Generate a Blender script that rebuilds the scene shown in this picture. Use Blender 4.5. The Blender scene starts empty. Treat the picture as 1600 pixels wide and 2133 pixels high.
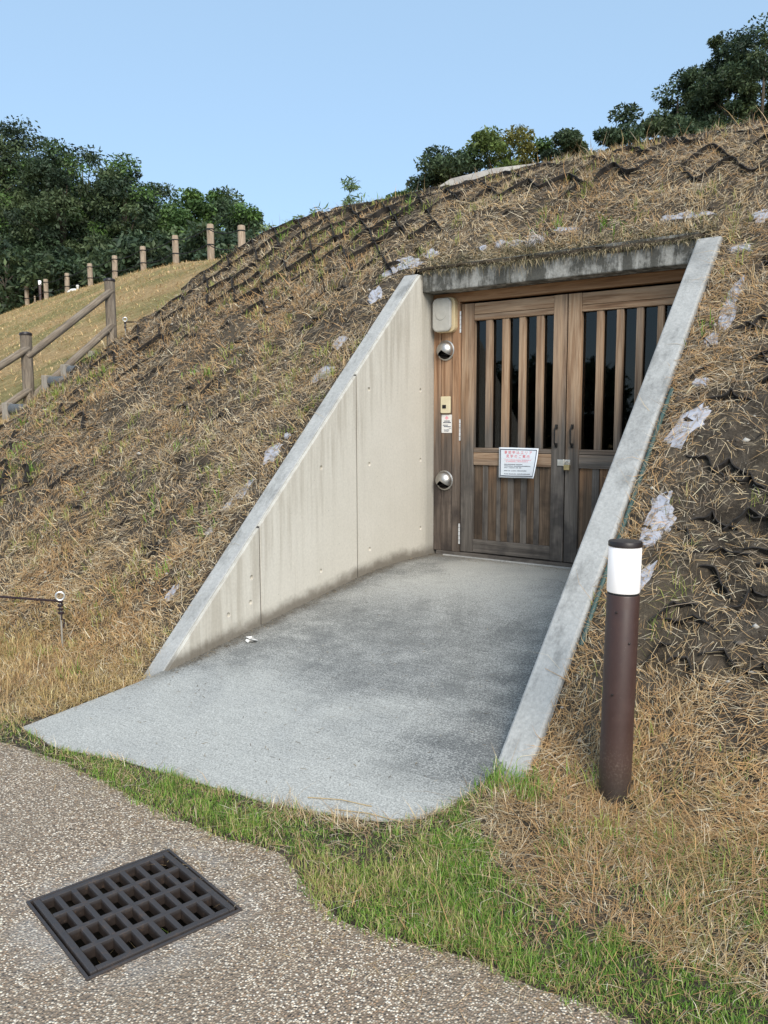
import bpy, bmesh, math, random
import numpy as np
from mathutils import Vector, Matrix
from mathutils.geometry import tessellate_polygon

R = math.radians
scene = bpy.context.scene
C = scene.collection
rng = np.random.default_rng(7)
random.seed(7)

# ------------------------------------------------------------------ camera
cam_data = bpy.data.cameras.new("camera")
cam = bpy.data.objects.new("camera", cam_data)
C.objects.link(cam)
scene.camera = cam
cam_data.sensor_fit = 'HORIZONTAL'
cam_data.sensor_width = 36.0
cam_data.lens = 36.0 * 1725.0 / 1600.0
cam_data.clip_start = 0.05
cam_data.clip_end = 3000.0
PITCH, ROLL, YAW = R(6.4), R(0.22), R(36.0)
fwd = Vector((-math.sin(YAW) * math.cos(PITCH), math.cos(YAW) * math.cos(PITCH), -math.sin(PITCH)))
rgt = Vector((math.cos(YAW), math.sin(YAW), 0.0))
upv = rgt.cross(fwd)
r2 = rgt * math.cos(ROLL) - upv * math.sin(ROLL)
u2 = upv * math.cos(ROLL) + rgt * math.sin(ROLL)
EYE = Vector((0.0, 0.0, 1.57))
M3 = Matrix((r2, u2, -fwd)).transposed()
cam.matrix_world = Matrix.Translation(EYE) @ M3.to_4x4()
scene.render.resolution_x = 768
scene.render.resolution_y = 1024

# ------------------------------------------------------------------ sky, sun, exposure
SUN_DIR = Vector((0.62, -0.50, 0.62)).normalized()
sun_el = math.asin(SUN_DIR.z)
sun_az = math.atan2(SUN_DIR.x, SUN_DIR.y)
world = bpy.data.worlds.new("World")
scene.world = world
world.use_nodes = True
wn = world.node_tree
bg = wn.nodes['Background']
sky = wn.nodes.new('ShaderNodeTexSky')
sky.sky_type = 'NISHITA'
sky.sun_disc = False
sky.sun_elevation = sun_el
sky.sun_rotation = sun_az
sky.air_density = 1.0
sky.dust_density = 1.0
sky.ozone_density = 3.0
haze_mix = wn.nodes.new('ShaderNodeMix'); haze_mix.data_type = 'RGBA'      # thin summer haze evens the whole sky out
haze_mix.inputs[0].default_value = 0.68
haze_mix.inputs[7].default_value = (1.82, 2.66, 3.50, 1)
wn.links.new(sky.outputs[0], haze_mix.inputs[6])
wn.links.new(haze_mix.outputs[2], bg.inputs['Color'])
bg.inputs['Strength'].default_value = 0.10
sun_data = bpy.data.lights.new("sun", 'SUN')
sun_data.energy = 1.5
sun_data.angle = R(34)
sun_data.color = (1.0, 0.93, 0.83)
sun = bpy.data.objects.new("sun", sun_data)
C.objects.link(sun)
sun.rotation_euler = SUN_DIR.to_track_quat('Z', 'Y').to_euler()
vs = scene.view_settings
vs.view_transform = 'Standard'
vs.look = 'None'
vs.exposure = 1.35
vs.gamma = 1.0
vs.use_curve_mapping = False
scene.render.engine = 'CYCLES'

# ------------------------------------------------------------------ numpy noise and the shape of the ground
def _h(ix, iy, s):
    n = (ix.astype(np.int64) * 374761393 + iy.astype(np.int64) * 668265263 + s * 974711) & 0x7fffffff
    n = ((n ^ (n >> 13)) * 1274126177) & 0x7fffffff
    n = n ^ (n >> 16)
    return (n & 0xffff) / 65535.0

def vnoise(x, y, s=0):
    x = np.asarray(x, float); y = np.asarray(y, float)
    ix = np.floor(x); iy = np.floor(y)
    fx = x - ix; fy = y - iy
    fx = fx * fx * (3 - 2 * fx); fy = fy * fy * (3 - 2 * fy)
    a = _h(ix, iy, s); b = _h(ix + 1, iy, s); c = _h(ix, iy + 1, s); d = _h(ix + 1, iy + 1, s)
    return (a * (1 - fx) + b * fx) * (1 - fy) + (c * (1 - fx) + d * fx) * fy

def fbm(x, y, s=0, oct=4):
    t = 0; a = .5; n = 0
    for i in range(oct):
        t = t + a * vnoise(x * 2 ** i, y * 2 ** i, s + i * 17); n += a; a *= .55
    return t / n

def smin(a, b, k):
    h = np.maximum(k - np.abs(a - b), 0) / k
    return np.minimum(a, b) - h * h * k / 4

def smooth(a, b, x):
    t = np.clip((x - a) / (b - a), 0, 1)
    return t * t * (3 - 2 * t)

SL = .979
def wall_top(y):
    return SL * y - 2.789

EDGE_X = np.array([-15, -6, -4.6, -3.84, -3.34, -2.6, -2.28, -1.975, -1.742, -1.547, -1.252, -1.08, -.909, -.722, 0, 2, 9])
EDGE_Y = np.array([1.9, 2.02, 2.04, 2.06, 2.10, 2.05, 2.04, 2.085, 1.953, 1.885, 1.945, 1.99, 1.97, 2.00, 2.03, 2.03, 1.95])
def path_edge(x):
    return np.interp(x, EDGE_X, EDGE_Y) + .035 * (fbm(x * 5, x * 0, 3) - .5)

FRONT_X = np.array([-3.88, -3.5, -3.12, -2.68, -2.25, -1.95, -1.77, -1.665, -1.60, -1.56])
FRONT_Y = np.array([2.20, 2.155, 2.234, 2.27, 2.302, 2.364, 2.433, 2.50, 2.646, 2.84])
def slab_front(x):
    return np.interp(x, FRONT_X, FRONT_Y) + .012 * (fbm(x * 9, x * 0, 5) - .5)
def slab_z(y):
    return np.minimum(.148 * y - .305, .1 * (.148 * y - .305) + .405) * 0 + smin(.148 * y - .305, .446 + 0 * y, .06)

def mound0(x, y):
    P1 = SL * y - 2.812
    P2 = 1.15 * (x + 6.62) + 3.27
    m = smin(smin(P1, P2, .4), 3.79 + .02 * (x + 3), .5)
    zf = np.maximum(0, .12 * (y - 2.05))
    return -smin(-m, -zf, .12)

PITS = [(-1.06, 3.66), (-.93, 3.80), (-.78, 3.74), (-1.12, 3.95), (-.86, 4.05), (-1.01, 4.28), (-.80, 3.50), (-.66, 3.92), (-1.10, 4.62), (-.92, 4.85), (-1.12, 5.02), (-.98, 5.28), (-1.08, 5.52), (-.72, 4.40), (-.60, 3.62),
        (-4.55, 3.62), (-4.75, 4.05), (-4.62, 4.12), (-4.42, 3.40), (-4.5, 5.62)]
_pr = random.Random(12)
for _r in range(11):
    for _c in range(4):
        if _pr.random() < .72:
            PITS.append((-1.10 + .21 * _c + (.105 if _r % 2 else 0) + _pr.uniform(-.05, .05), 3.46 + .2 * _r + _pr.uniform(-.05, .05)))
for _r in range(18):
    PITS.append((_pr.uniform(-6.6, -4.4), _pr.uniform(3.3, 5.4)))
def ground(x, y):
    x = np.asarray(x, float); y = np.asarray(y, float)
    z = mound0(x, y)
    wl = np.clip(np.maximum(-3.87 - x, x + 1.44), 0, 1)
    inside = (x > -3.87) & (x < -1.44)
    dw = np.where(inside, np.clip((y - 5.66) / .35, 0, 1), np.clip(wl / .35, 0, 1))
    slope = smooth(2.75, 3.2, y)
    amp = (.25 + .75 * dw) * (.2 + .8 * slope)
    n = (fbm(x * 1.7, y * 1.7, 11, 3) - .5) * .09 + (fbm(x * 6, y * 6, 23, 3) - .5) * .085 + (vnoise(x * 17, y * 17, 31) - .5) * .034
    z = z + n * amp
    for (px_, py_) in PITS:
        z = z - .072 * np.exp(-(((x - px_) / .060) ** 2 + ((y - py_ + .028) / .036) ** 2))
    z = z - .035 * np.exp(-np.clip(x + 1.44, 0, 9) / .10) * (x > -1.5) * slope
    z = z - .012 * np.exp(-np.clip(-3.87 - x, 0, 9) / .1) * (x < -3.8) * slope
    return z

def ground_n(x, y, e=.05):
    zx = (mound0(x + e, y) - mound0(x - e, y)) / (2 * e)
    zy = (mound0(x, y + e) - mound0(x, y - e)) / (2 * e)
    n = np.stack([-zx, -zy, np.ones_like(zx)], -1)
    return n / np.linalg.norm(n, axis=-1, keepdims=True)

def hill(x, y):
    t = .29 * x + .957 * y
    s = -.957 * x + .29 * y
    a = 1.78 + .578 * (t - 2.6) + .03 * (s - 10.5)
    b = -1.7 * (x + 8.05)
    top = np.interp(s, [10, 17, 19.2, 22.3, 27, 32, 36, 60], [4.6, 4.98, 5.46, 5.78, 5.98, 6.19, 6.16, 6.1])
    z = smin(smin(a, b, .5), top, .5)
    return z + (fbm(x * .7, y * .7, 41, 3) - .5) * .10

# ------------------------------------------------------------------ mesh helpers
def link(o, parent=None):
    C.objects.link(o)
    if parent is not None:
        o.parent = parent
    return o

def raw_mesh(name, v, faces=None, tris=None, col=None, smooth_=False):
    me = bpy.data.meshes.new(name)
    if tris is not None:
        v = np.asarray(v, np.float32); tris = np.asarray(tris, np.int32)
        me.vertices.add(len(v)); me.vertices.foreach_set('co', v.ravel())
        me.loops.add(tris.size); me.loops.foreach_set('vertex_index', tris.ravel())
        me.polygons.add(len(tris))
        k = tris.shape[1]
        me.polygons.foreach_set('loop_start', np.arange(0, tris.size, k, dtype=np.int32))
        me.polygons.foreach_set('loop_total', np.full(len(tris), k, np.int32))
        me.update(calc_edges=True)
    else:
        me.from_pydata([tuple(p) for p in v], [], faces)
        me.update()
    if col is not None:
        a = me.color_attributes.new('Col', 'FLOAT_COLOR', 'POINT')
        c4 = np.ones((len(v), 4), np.float32); c4[:, :3] = col
        a.data.foreach_set('color', c4.ravel())
    if smooth_:
        me.polygons.foreach_set('use_smooth', np.ones(len(me.polygons), bool))
    return me

class MB:
    def __init__(self):
        self.v = []; self.f = []
    def add(self, vs, fs):
        n = len(self.v)
        self.v += [tuple(p) for p in vs]
        self.f += [tuple(i + n for i in f) for f in fs]
        return self
    def box(self, x0, x1, y0, y1, z0, z1):
        return self.add([(x0, y0, z0), (x1, y0, z0), (x1, y1, z0), (x0, y1, z0), (x0, y0, z1), (x1, y0, z1), (x1, y1, z1), (x0, y1, z1)],
                        [(0, 3, 2, 1), (4, 5, 6, 7), (0, 1, 5, 4), (1, 2, 6, 5), (2, 3, 7, 6), (3, 0, 4, 7)])
    def tube(self, pts, rad, n=8, cap=True):
        pts = [Vector(p) for p in pts]
        if not hasattr(rad, '__len__'):
            rad = [rad] * len(pts)
        vs = []; fs = []
        ref = None
        for i, p in enumerate(pts):
            d = (pts[min(i + 1, len(pts) - 1)] - pts[max(i - 1, 0)]).normalized()
            if ref is None:
                ref = d.orthogonal().normalized()
            ref = (ref - d * ref.dot(d))
            if ref.length < 1e-5:
                ref = d.orthogonal()
            ref.normalize()
            b = d.cross(ref)
            for k in range(n):
                a = 2 * math.pi * k / n
                vs.append(p + (ref * math.cos(a) + b * math.sin(a)) * rad[i])
        for i in range(len(pts) - 1):
            for k in range(n):
                k2 = (k + 1) % n
                fs.append((i * n + k, i * n + k2, (i + 1) * n + k2, (i + 1) * n + k))
        if cap:
            fs.append(tuple(range(n - 1, -1, -1)))
            fs.append(tuple((len(pts) - 1) * n + k for k in range(n)))
        return self.add(vs, fs)
    def lathe(self, prof, n=24, M=None):
        vs = []; fs = []
        for r, z in prof:
            for k in range(n):
                a = 2 * math.pi * k / n
                p = Vector((r * math.cos(a), r * math.sin(a), z))
                vs.append(M @ p if M else p)
        for i in range(len(prof) - 1):
            for k in range(n):
                k2 = (k + 1) % n
                fs.append((i * n + k, i * n + k2, (i + 1) * n + k2, (i + 1) * n + k))
        if prof[0][0] > 1e-6: fs.append(tuple(range(n - 1, -1, -1)))
        if prof[-1][0] > 1e-6: fs.append(tuple((len(prof) - 1) * n + k for k in range(n)))
        return self.add(vs, fs)
    def prism_x(self, prof, x0, x1):
        n = len(prof)
        vs = [(x0, y, z) for y, z in prof] + [(x1, y, z) for y, z in prof]
        fs = [tuple(range(n)), tuple(range(2 * n - 1, n - 1, -1))]
        for k in range(n):
            k2 = (k + 1) % n
            fs.append((k2, k, n + k, n + k2))
        return self.add(vs, fs)
    def torus(self, c, R_, r_, M=None, n=20, m=8):
        vs = []; fs = []
        for i in range(n):
            a = 2 * math.pi * i / n
            for j in range(m):
                b = 2 * math.pi * j / m
                p = Vector(((R_ + r_ * math.cos(b)) * math.cos(a), (R_ + r_ * math.cos(b)) * math.sin(a), r_ * math.sin(b)))
                if M: p = M @ p
                vs.append(p + Vector(c))
        for i in range(n):
            for j in range(m):
                fs.append((i * m + j, ((i + 1) % n) * m + j, ((i + 1) % n) * m + (j + 1) % m, i * m + (j + 1) % m))
        return self.add(vs, fs)
    def build(self, name, mat, parent=None, bevel=0, smooth_=False, seg=2):
        me = raw_mesh(name, self.v, self.f)
        bm = bmesh.new(); bm.from_mesh(me)
        bmesh.ops.recalc_face_normals(bm, faces=bm.faces)
        bm.to_mesh(me); bm.free()
        return mesh_obj(name, me, mat, parent, bevel, smooth_, seg)

def mesh_obj(name, me, mat, parent=None, bevel=0, smooth_=False, seg=2):
    o = bpy.data.objects.new(name, me)
    if mat is not None:
        me.materials.append(mat)
    if smooth_:
        me.polygons.foreach_set('use_smooth', np.ones(len(me.polygons), bool))
        try:
            me.set_sharp_from_angle(angle=R(40))
        except Exception:
            pass
    link(o, parent)
    if bevel:
        m = o.modifiers.new('bevel', 'BEVEL'); m.width = bevel; m.segments = seg; m.limit_method = 'ANGLE'
    return o

def tag(o, label, cat=None, group=None, kind=None):
    o['label'] = label
    if cat: o['category'] = cat
    if group: o['group'] = group
    if kind: o['kind'] = kind
    return o

def thing(name, label, cat, loc=(0, 0, 0), rz=0, group=None):
    o = bpy.data.objects.new(name, None)
    o.empty_display_size = .1
    o.location = loc; o.rotation_euler = (0, 0, rz)
    link(o)
    return tag(o, label, cat, group)

def dup(root, loc, rz=0, label=None):
    r = root.copy(); C.objects.link(r); r.location = loc; r.rotation_euler = (0, 0, rz)
    if label: r['label'] = label
    for ch in list(root.children):
        c = ch.copy(); C.objects.link(c); c.parent = r
        for g in list(ch.children):
            d = g.copy(); C.objects.link(d); d.parent = c
    return r

# ------------------------------------------------------------------ materials
class NT:
    def __init__(self, name):
        self.m = bpy.data.materials.new(name); self.m.use_nodes = True
        self.t = self.m.node_tree; self.n = self.t.nodes; self.l = self.t.links
        self.b = self.n['Principled BSDF']
    def new(self, t, **kw):
        n = self.n.new(t)
        for k, v in kw.items(): setattr(n, k, v)
        return n
    def val(self, x, sock):
        if isinstance(x, bpy.types.NodeSocket): self.l.new(x, sock)
        else: sock.default_value = x
    def coord(self, kind='Object', scale=(1, 1, 1), rot=(0, 0, 0)):
        if kind == 'World':
            s = self.new('ShaderNodeNewGeometry').outputs['Position']
        else:
            s = self.new('ShaderNodeTexCoord').outputs[kind]
        mp = self.new('ShaderNodeMapping')
        mp.inputs['Scale'].default_value = scale; mp.inputs['Rotation'].default_value = rot
        self.l.new(s, mp.inputs[0])
        return mp.outputs[0]
    def noise(self, vec, scale, detail=4, rough=.55, dist=0):
        n = self.new('ShaderNodeTexNoise')
        self.l.new(vec, n.inputs['Vector'])
        n.inputs['Scale'].default_value = scale; n.inputs['Detail'].default_value = detail
        n.inputs['Roughness'].default_value = rough; n.inputs['Distortion'].default_value = dist
        return n.outputs['Fac']
    def voro(self, vec, scale, feature='F1', out='Distance'):
        n = self.new('ShaderNodeTexVoronoi', feature=feature)
        self.l.new(vec, n.inputs['Vector']); n.inputs['Scale'].default_value = scale
        return n.outputs[out]
    def ramp(self, fac, stops, interp='LINEAR'):
        n = self.new('ShaderNodeValToRGB'); n.color_ramp.interpolation = interp
        e = n.color_ramp.elements
        while len(e) < len(stops): e.new(.5)
        for i, (p, c) in enumerate(stops):
            e[i].position = p
            e[i].color = (c, c, c, 1) if not hasattr(c, '__len__') else (*c, 1)
        self.l.new(fac, n.inputs[0])
        return n.outputs[0]
    def mix(self, fac, a, b, mode='MIX'):
        n = self.new('ShaderNodeMix', data_type='RGBA', blend_type=mode)
        self.val(fac, n.inputs[0])
        for x, s in ((a, n.inputs[6]), (b, n.inputs[7])):
            if isinstance(x, bpy.types.NodeSocket): self.l.new(x, s)
            else: s.default_value = (*x, 1)
        return n.outputs[2]
    def math(self, op, a, b=0., clamp=False):
        n = self.new('ShaderNodeMath', operation=op, use_clamp=clamp)
        self.val(a, n.inputs[0]); self.val(b, n.inputs[1])
        return n.outputs[0]
    def maprange(self, v, a, b, c=0., d=1.):
        n = self.new('ShaderNodeMapRange'); n.interpolation_type = 'SMOOTHSTEP'
        self.l.new(v, n.inputs[0])
        for i, x in enumerate((a, b, c, d)): n.inputs[i + 1].default_value = x
        return n.outputs[0]
    def xyz(self, kind='World'):
        s = self.new('ShaderNodeSeparateXYZ')
        src = self.new('ShaderNodeNewGeometry').outputs['Position'] if kind == 'World' else self.new('ShaderNodeTexCoord').outputs[kind]
        self.l.new(src, s.inputs[0])
        return s.outputs
    def rand(self):
        return self.new('ShaderNodeObjectInfo').outputs['Random']
    def bump(self, h, strength=.4, dist=.01):
        n = self.new('ShaderNodeBump'); n.inputs['Strength'].default_value = strength; n.inputs['Distance'].default_value = dist
        self.l.new(h, n.inputs['Height']); self.l.new(n.outputs[0], self.b.inputs['Normal'])
    def done(self, color, rough=.8, spec=.3, metal=0.):
        self.val(color if isinstance(color, bpy.types.NodeSocket) else (*color, 1), self.b.inputs['Base Color'])
        self.val(rough, self.b.inputs['Roughness'])
        self.b.inputs['Specular IOR Level'].default_value = spec
        self.b.inputs['Metallic'].default_value = metal
        return self.m

def plain(name, col, rough=.6, metal=0., spec=.4, var=.15, scale=30):
    t = NT(name); v = t.coord('Object')
    n = t.noise(v, scale, 4)
    n = t.ramp(n, [(.34, 0.), (.66, 1.)])
    c = t.mix(n, tuple(x * (1 - var) for x in col), tuple(min(1, x * (1 + var)) for x in col))
    t.bump(n, .08, .003)
    return t.done(c, rough, spec, metal)

def m_concrete_floor():
    t = NT('floor_concrete'); v = t.coord('World')
    big = t.noise(v, 1.1, 5, .6)
    mid = t.noise(v, 4.5, 6, .7)
    fine = t.noise(v, 130, 4, .75)
    vb = t.coord('World', (1.1, 75, 1), (0, 0, R(3)))
    broom = t.noise(vb, 2.2, 3, .6)
    x, y, z = t.xyz()
    base = t.mix(mid, (.355, .35, .318), (.525, .515, .47))
    # dark algae stains in the middle; stains and painted wall shade along the right wall
    warp = t.math('MULTIPLY', t.math('SUBTRACT', big, .5), 1.6)
    xw = t.math('ADD', x, warp); yw = t.math('ADD', y, warp)
    band = t.math('MULTIPLY', t.maprange(yw, 2.95, 3.5), t.maprange(yw, 5.1, 4.2))
    rightd = t.math('MULTIPLY', t.maprange(xw, -2.6, -1.75), t.maprange(y, 2.5, 2.9))  # algae plus the shade of the right wall, painted into the colour
    leftd = t.math('MULTIPLY', t.maprange(xw, -3.15, -3.55), t.maprange(y, 2.9, 3.4))
    stain_shade = t.math('MAXIMUM', t.math('MAXIMUM', t.math('MULTIPLY', band, .85), rightd), t.math('MULTIPLY', leftd, .85))
    spk = t.ramp(t.math('ADD', t.math('MULTIPLY', fine, .6), t.math('ADD', t.math('MULTIPLY', broom, .14), t.math('MULTIPLY', mid, .46))), [(.56, 1.), (.70, .30)])
    base = t.mix(t.math('MULTIPLY', t.math('MULTIPLY', stain_shade, spk), .86), base, (.115, .118, .115))
    st2 = t.maprange(t.math('ADD', t.math('MULTIPLY', big, .6), t.math('MULTIPLY', mid, .5)), .52, .66)
    base = t.mix(t.math('MULTIPLY', st2, .22), base, (.18, .185, .185))
    # grit and dirt collected at the foot of the left wall and by the sill
    e = t.maprange(t.math('ADD', x, t.math('MULTIPLY', mid, .18)), -3.50, -3.62)
    dirt = t.math('MULTIPLY', e, t.maprange(y, 2.6, 3.2))
    base = t.mix(t.math('MULTIPLY', dirt, .75), base, (.13, .115, .09))
    e2 = t.maprange(t.math('ADD', y, t.math('MULTIPLY', mid, .3)), 5.75, 5.95)
    base = t.mix(t.math('MULTIPLY', e2, .5), base, (.16, .14, .11))
    g = t.ramp(fine, [(.36, .42), (.5, .96), (.62, 1.4)])
    base = t.mix(.7, base, t.mix(1., base, g, 'MULTIPLY'))
    bl = t.ramp(broom, [(.35, .72), (.55, 1.05)])
    base = t.mix(.32, base, t.mix(1., base, bl, 'MULTIPLY'))
    t.bump(t.math('ADD', t.math('MULTIPLY', broom, .8), t.math('MULTIPLY', fine, .5)), .3, .003)
    return t.done(base, .9, .25)

def m_wall(dark=False):
    t = NT('wall_concrete_top' if dark else 'wall_concrete'); v = t.coord('World')
    x, y, z = t.xyz()
    big = t.noise(v, 1.6, 5, .6)
    vs_ = t.coord('World', (9, 9, .5))
    streak = t.noise(vs_, 2.2, 4, .65)
    fine = t.noise(v, 60, 5, .7)
    pores = t.voro(t.coord('World'), 26)
    if dark:
        base = t.mix(t.noise(v, 5, 5, .65), (.30, .30, .285), (.51, .505, .48))
        base = t.mix(t.math('MULTIPLY', t.maprange(big, .5, .7), .5), base, (.16, .16, .155))
        base = t.mix(t.ramp(t.noise(t.coord('World', (3, 1.2, 1.2)), 2.5, 5, .7), [(.52, 0.), (.66, .55)]), base, (.17, .17, .16))
        g = t.ramp(fine, [(.35, .8), (.65, 1.15)])
        base = t.mix(.7, base, t.mix(1., base, g, 'MULTIPLY'))
        t.bump(fine, .5, .006)
        return t.done(base, .92, .2)
    base = t.mix(big, (.53, .50, .425), (.66, .63, .56))
    # run-down stains that start at the sloping top edge
    below = t.math('SUBTRACT', t.math('SUBTRACT', t.math('MULTIPLY', y, .979), 2.789), z)
    near = t.maprange(t.math('SUBTRACT', below, t.math('MULTIPLY', streak, .9)), .25, -.35)
    base = t.mix(t.math('MULTIPLY', t.math('MULTIPLY', near, t.ramp(streak, [(.4, 0.), (.62, 1.)])), .42), base, (.30, .26, .20))
    base = t.mix(t.math('MULTIPLY', t.ramp(streak, [(.5, 0.), (.7, 1.)]), .10), base, (.40, .37, .31))
    # grime at the foot, following the ramp
    floorz = t.math('MINIMUM', t.math('SUBTRACT', t.math('MULTIPLY', y, .148), .305), .446)
    hgt = t.math('SUBTRACT', z, floorz)
    foot = t.maprange(t.math('SUBTRACT', hgt, t.math('MULTIPLY', t.noise(v, 7, 5, .7), .12)), .05, -.045)
    base = t.mix(t.math('MULTIPLY', foot, .8), base, (.12, .10, .075))
    back = t.maprange(t.math('ADD', y, t.math('MULTIPLY', streak, .25)), 5.72, 5.92)
    base = t.mix(t.math('MULTIPLY', back, .45), base, (.2, .19, .17))
    p = t.ramp(pores, [(.045, 1.), (.075, 0.)])
    pm = t.math('MULTIPLY', p, t.ramp(t.noise(v, 9, 3), [(.5, 0.), (.56, 1.)]))
    base = t.mix(t.math('MULTIPLY', pm, .75), base, (.14, .13, .11))
    g = t.ramp(fine, [(.3, .9), (.7, 1.08)])
    base = t.mix(.8, base, t.mix(1., base, g, 'MULTIPLY'))
    t.bump(t.math('SUBTRACT', fine, t.math('MULTIPLY', pm, 3.)), .18, .004)
    return t.done(base, .85, .25)

def m_lintel():
    t = NT('lintel_concrete'); v = t.coord('World')
    streak = t.noise(t.coord('World', (7, 7, 1.3)), 1.6, 6, .75, .4)
    mid = t.noise(v, 6, 6, .7)
    fine = t.noise(v, 70, 4, .7)
    base = t.mix(mid, (.25, .245, .22), (.50, .49, .455))
    base = t.mix(t.ramp(t.math('ADD', t.math('MULTIPLY', streak, .55), t.math('MULTIPLY', mid, .45)), [(.42, 0.), (.53, .92)]), base, (.07, .068, .058))
    x, y, z = t.xyz()
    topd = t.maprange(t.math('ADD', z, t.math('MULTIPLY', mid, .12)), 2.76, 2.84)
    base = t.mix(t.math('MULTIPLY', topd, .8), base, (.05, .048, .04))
    base = t.mix(.7, base, t.mix(1., base, t.ramp(fine, [(.3, .7), (.7, 1.2)]), 'MULTIPLY'))
    t.bump(t.math('ADD', fine, mid), .45, .006)
    return t.done(base, .9, .2)

def m_wood(name, axis='Z', warm=0., tint=(1, 1, 1)):
    t = NT(name)
    sc = {'Z': (26, 26, 1.1), 'X': (1.1, 26, 26), 'Y': (26, 1.1, 26)}[axis]
    rnd = t.rand()
    add = t.new('ShaderNodeVectorMath', operation='ADD')
    gm = t.coord('World')
    comb = t.new('ShaderNodeCombineXYZ')
    for i, k in enumerate((37., 11., 23.)):
        t.l.new(t.math('MULTIPLY', rnd, k), comb.inputs[i])
    t.l.new(gm, add.inputs[0]); t.l.new(comb.outputs[0], add.inputs[1])
    mp = t.new('ShaderNodeMapping'); mp.inputs['Scale'].default_value = sc
    t.l.new(add.outputs[0], mp.inputs[0])
    grain = t.noise(mp.outputs[0], 1.0, 5, .62, .9)
    mp2 = t.new('ShaderNodeMapping'); mp2.inputs['Scale'].default_value = tuple(s * 4.5 for s in sc)
    t.l.new(add.outputs[0], mp2.inputs[0])
    fib = t.noise(mp2.outputs[0], 1.0, 3, .6)
    x, y, z = t.xyz()
    patch = t.noise(add.outputs[0], 3.2, 4, .6)
    pz = t.noise(mp.outputs[0], .35, 3, .6)
    warmc = t.ramp(grain, [(.25, (.16, .085, .045)), (.42, (.33, .205, .12)), (.58, (.47, .325, .21)), (.68, (.38, .235, .135)), (.8, (.22, .12, .06))])
    greyc = t.ramp(grain, [(.25, (.055, .048, .042)), (.5, (.125, .110, .096)), (.75, (.21, .186, .162))])
    # weathering: silver grey low down where the rain splashes, patchy above
    w = t.math('ADD', t.math('ADD', t.maprange(z, 2.05, .75, 0., 1.), t.math('MULTIPLY', t.math('SUBTRACT', pz, .5), 1.5)), t.math('MULTIPLY', t.math('SUBTRACT', rnd, .5), .35))
    w = t.math('SUBTRACT', w, warm, True)
    wf = t.ramp(w, [(.04, .08), (.62, 1.)])
    base = t.mix(wf, warmc, greyc)
    dk = t.math('MULTIPLY', t.maprange(z, 1.35, .85), t.ramp(patch, [(.47, 0.), (.62, 1.)]))
    base = t.mix(t.math('MULTIPLY', dk, .7), base, (.035, .032, .032))
    g = t.ramp(fib, [(.3, .72), (.7, 1.18)])
    base = t.mix(.8, base, t.mix(1., base, g, 'MULTIPLY'))
    if tint != (1, 1, 1):
        base = t.mix(1., base, tint, 'MULTIPLY')
    t.bump(t.math('ADD', grain, fib), .35, .003)
    return t.done(base, .78, .25)

def m_log(name, a, b, grey):
    t = NT(name)
    v = t.coord('Object', (14, 14, 1.6))
    v2 = t.coord('Object')
    g = t.ramp(t.noise(v, 2.2, 5, .65, .4), [(.36, 0.), (.64, 1.)])
    p = t.noise(v2, 4, 4)
    base = t.mix(g, a, b)
    base = t.mix(t.math('MULTIPLY', t.ramp(p, [(.4, 0.), (.65, 1.)]), .6), base, grey)
    cr = t.noise(t.coord('Object', (30, 30, .9)), 1.5, 3)
    base = t.mix(t.ramp(cr, [(.3, .8), (.37, 0.)]), base, (.08, .06, .045))
    t.bump(g, .4, .006)
    return t.done(base, .85, .2)

def m_soil():
    t = NT('soil'); v = t.coord('World')
    big = t.noise(v, 1.5, 5, .65)
    mid = t.noise(v, 9, 6, .7)
    fine = t.noise(v, 60, 5, .75)
    base = t.ramp(mid, [(.3, (.022, .018, .014)), (.5, (.060, .049, .038)), (.7, (.125, .104, .080))])
    base = t.mix(t.ramp(big, [(.42, 0.), (.62, .5)]), base, (.135, .108, .075))
    base = t.mix(t.ramp(fine, [(.55, 0.), (.75, .6)]), base, (.30, .24, .16))
    crumbs = t.voro(v, 55)
    white = t.math('MULTIPLY', t.ramp(crumbs, [(.10, 1.), (.17, 0.)]), t.ramp(t.noise(v, 13, 2), [(.56, 0.), (.62, .8)]))
    base = t.mix(white, base, (.5, .46, .40))
    t.bump(t.math('ADD', mid, t.math('MULTIPLY', fine, .8)), .8, .025)
    return t.done(base, .95, .1)

def m_lawn_soil():
    t = NT('hill_turf'); v = t.coord('World')
    big = t.noise(v, .35, 5, .65, .4)
    band = t.noise(t.coord('World', (.25, 1.2, 1.2), (0, 0, R(-17))), 1.0, 4, .6)
    mid = t.noise(v, 6, 6, .75)
    fine = t.noise(v, 40, 4, .75)
    straw = t.ramp(mid, [(.3, (.26, .165, .075)), (.5, (.50, .34, .165)), (.7, (.62, .46, .25))])  # low-sun warmth of the hill is put into this grass colour
    green = t.ramp(mid, [(.3, (.14, .14, .05)), (.6, (.30, .28, .11)), (.8, (.40, .36, .17))])
    base = t.mix(t.ramp(t.math('ADD', t.math('MULTIPLY', big, .5), t.math('MULTIPLY', band, .5)), [(.48, 0.), (.58, .75)]), straw, green)
    base = t.mix(.6, base, t.mix(1., base, t.ramp(fine, [(.3, .6), (.7, 1.3)]), 'MULTIPLY'))
    t.bump(t.math('ADD', mid, fine), .9, .06)
    return t.done(base, .95, .1)

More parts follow.
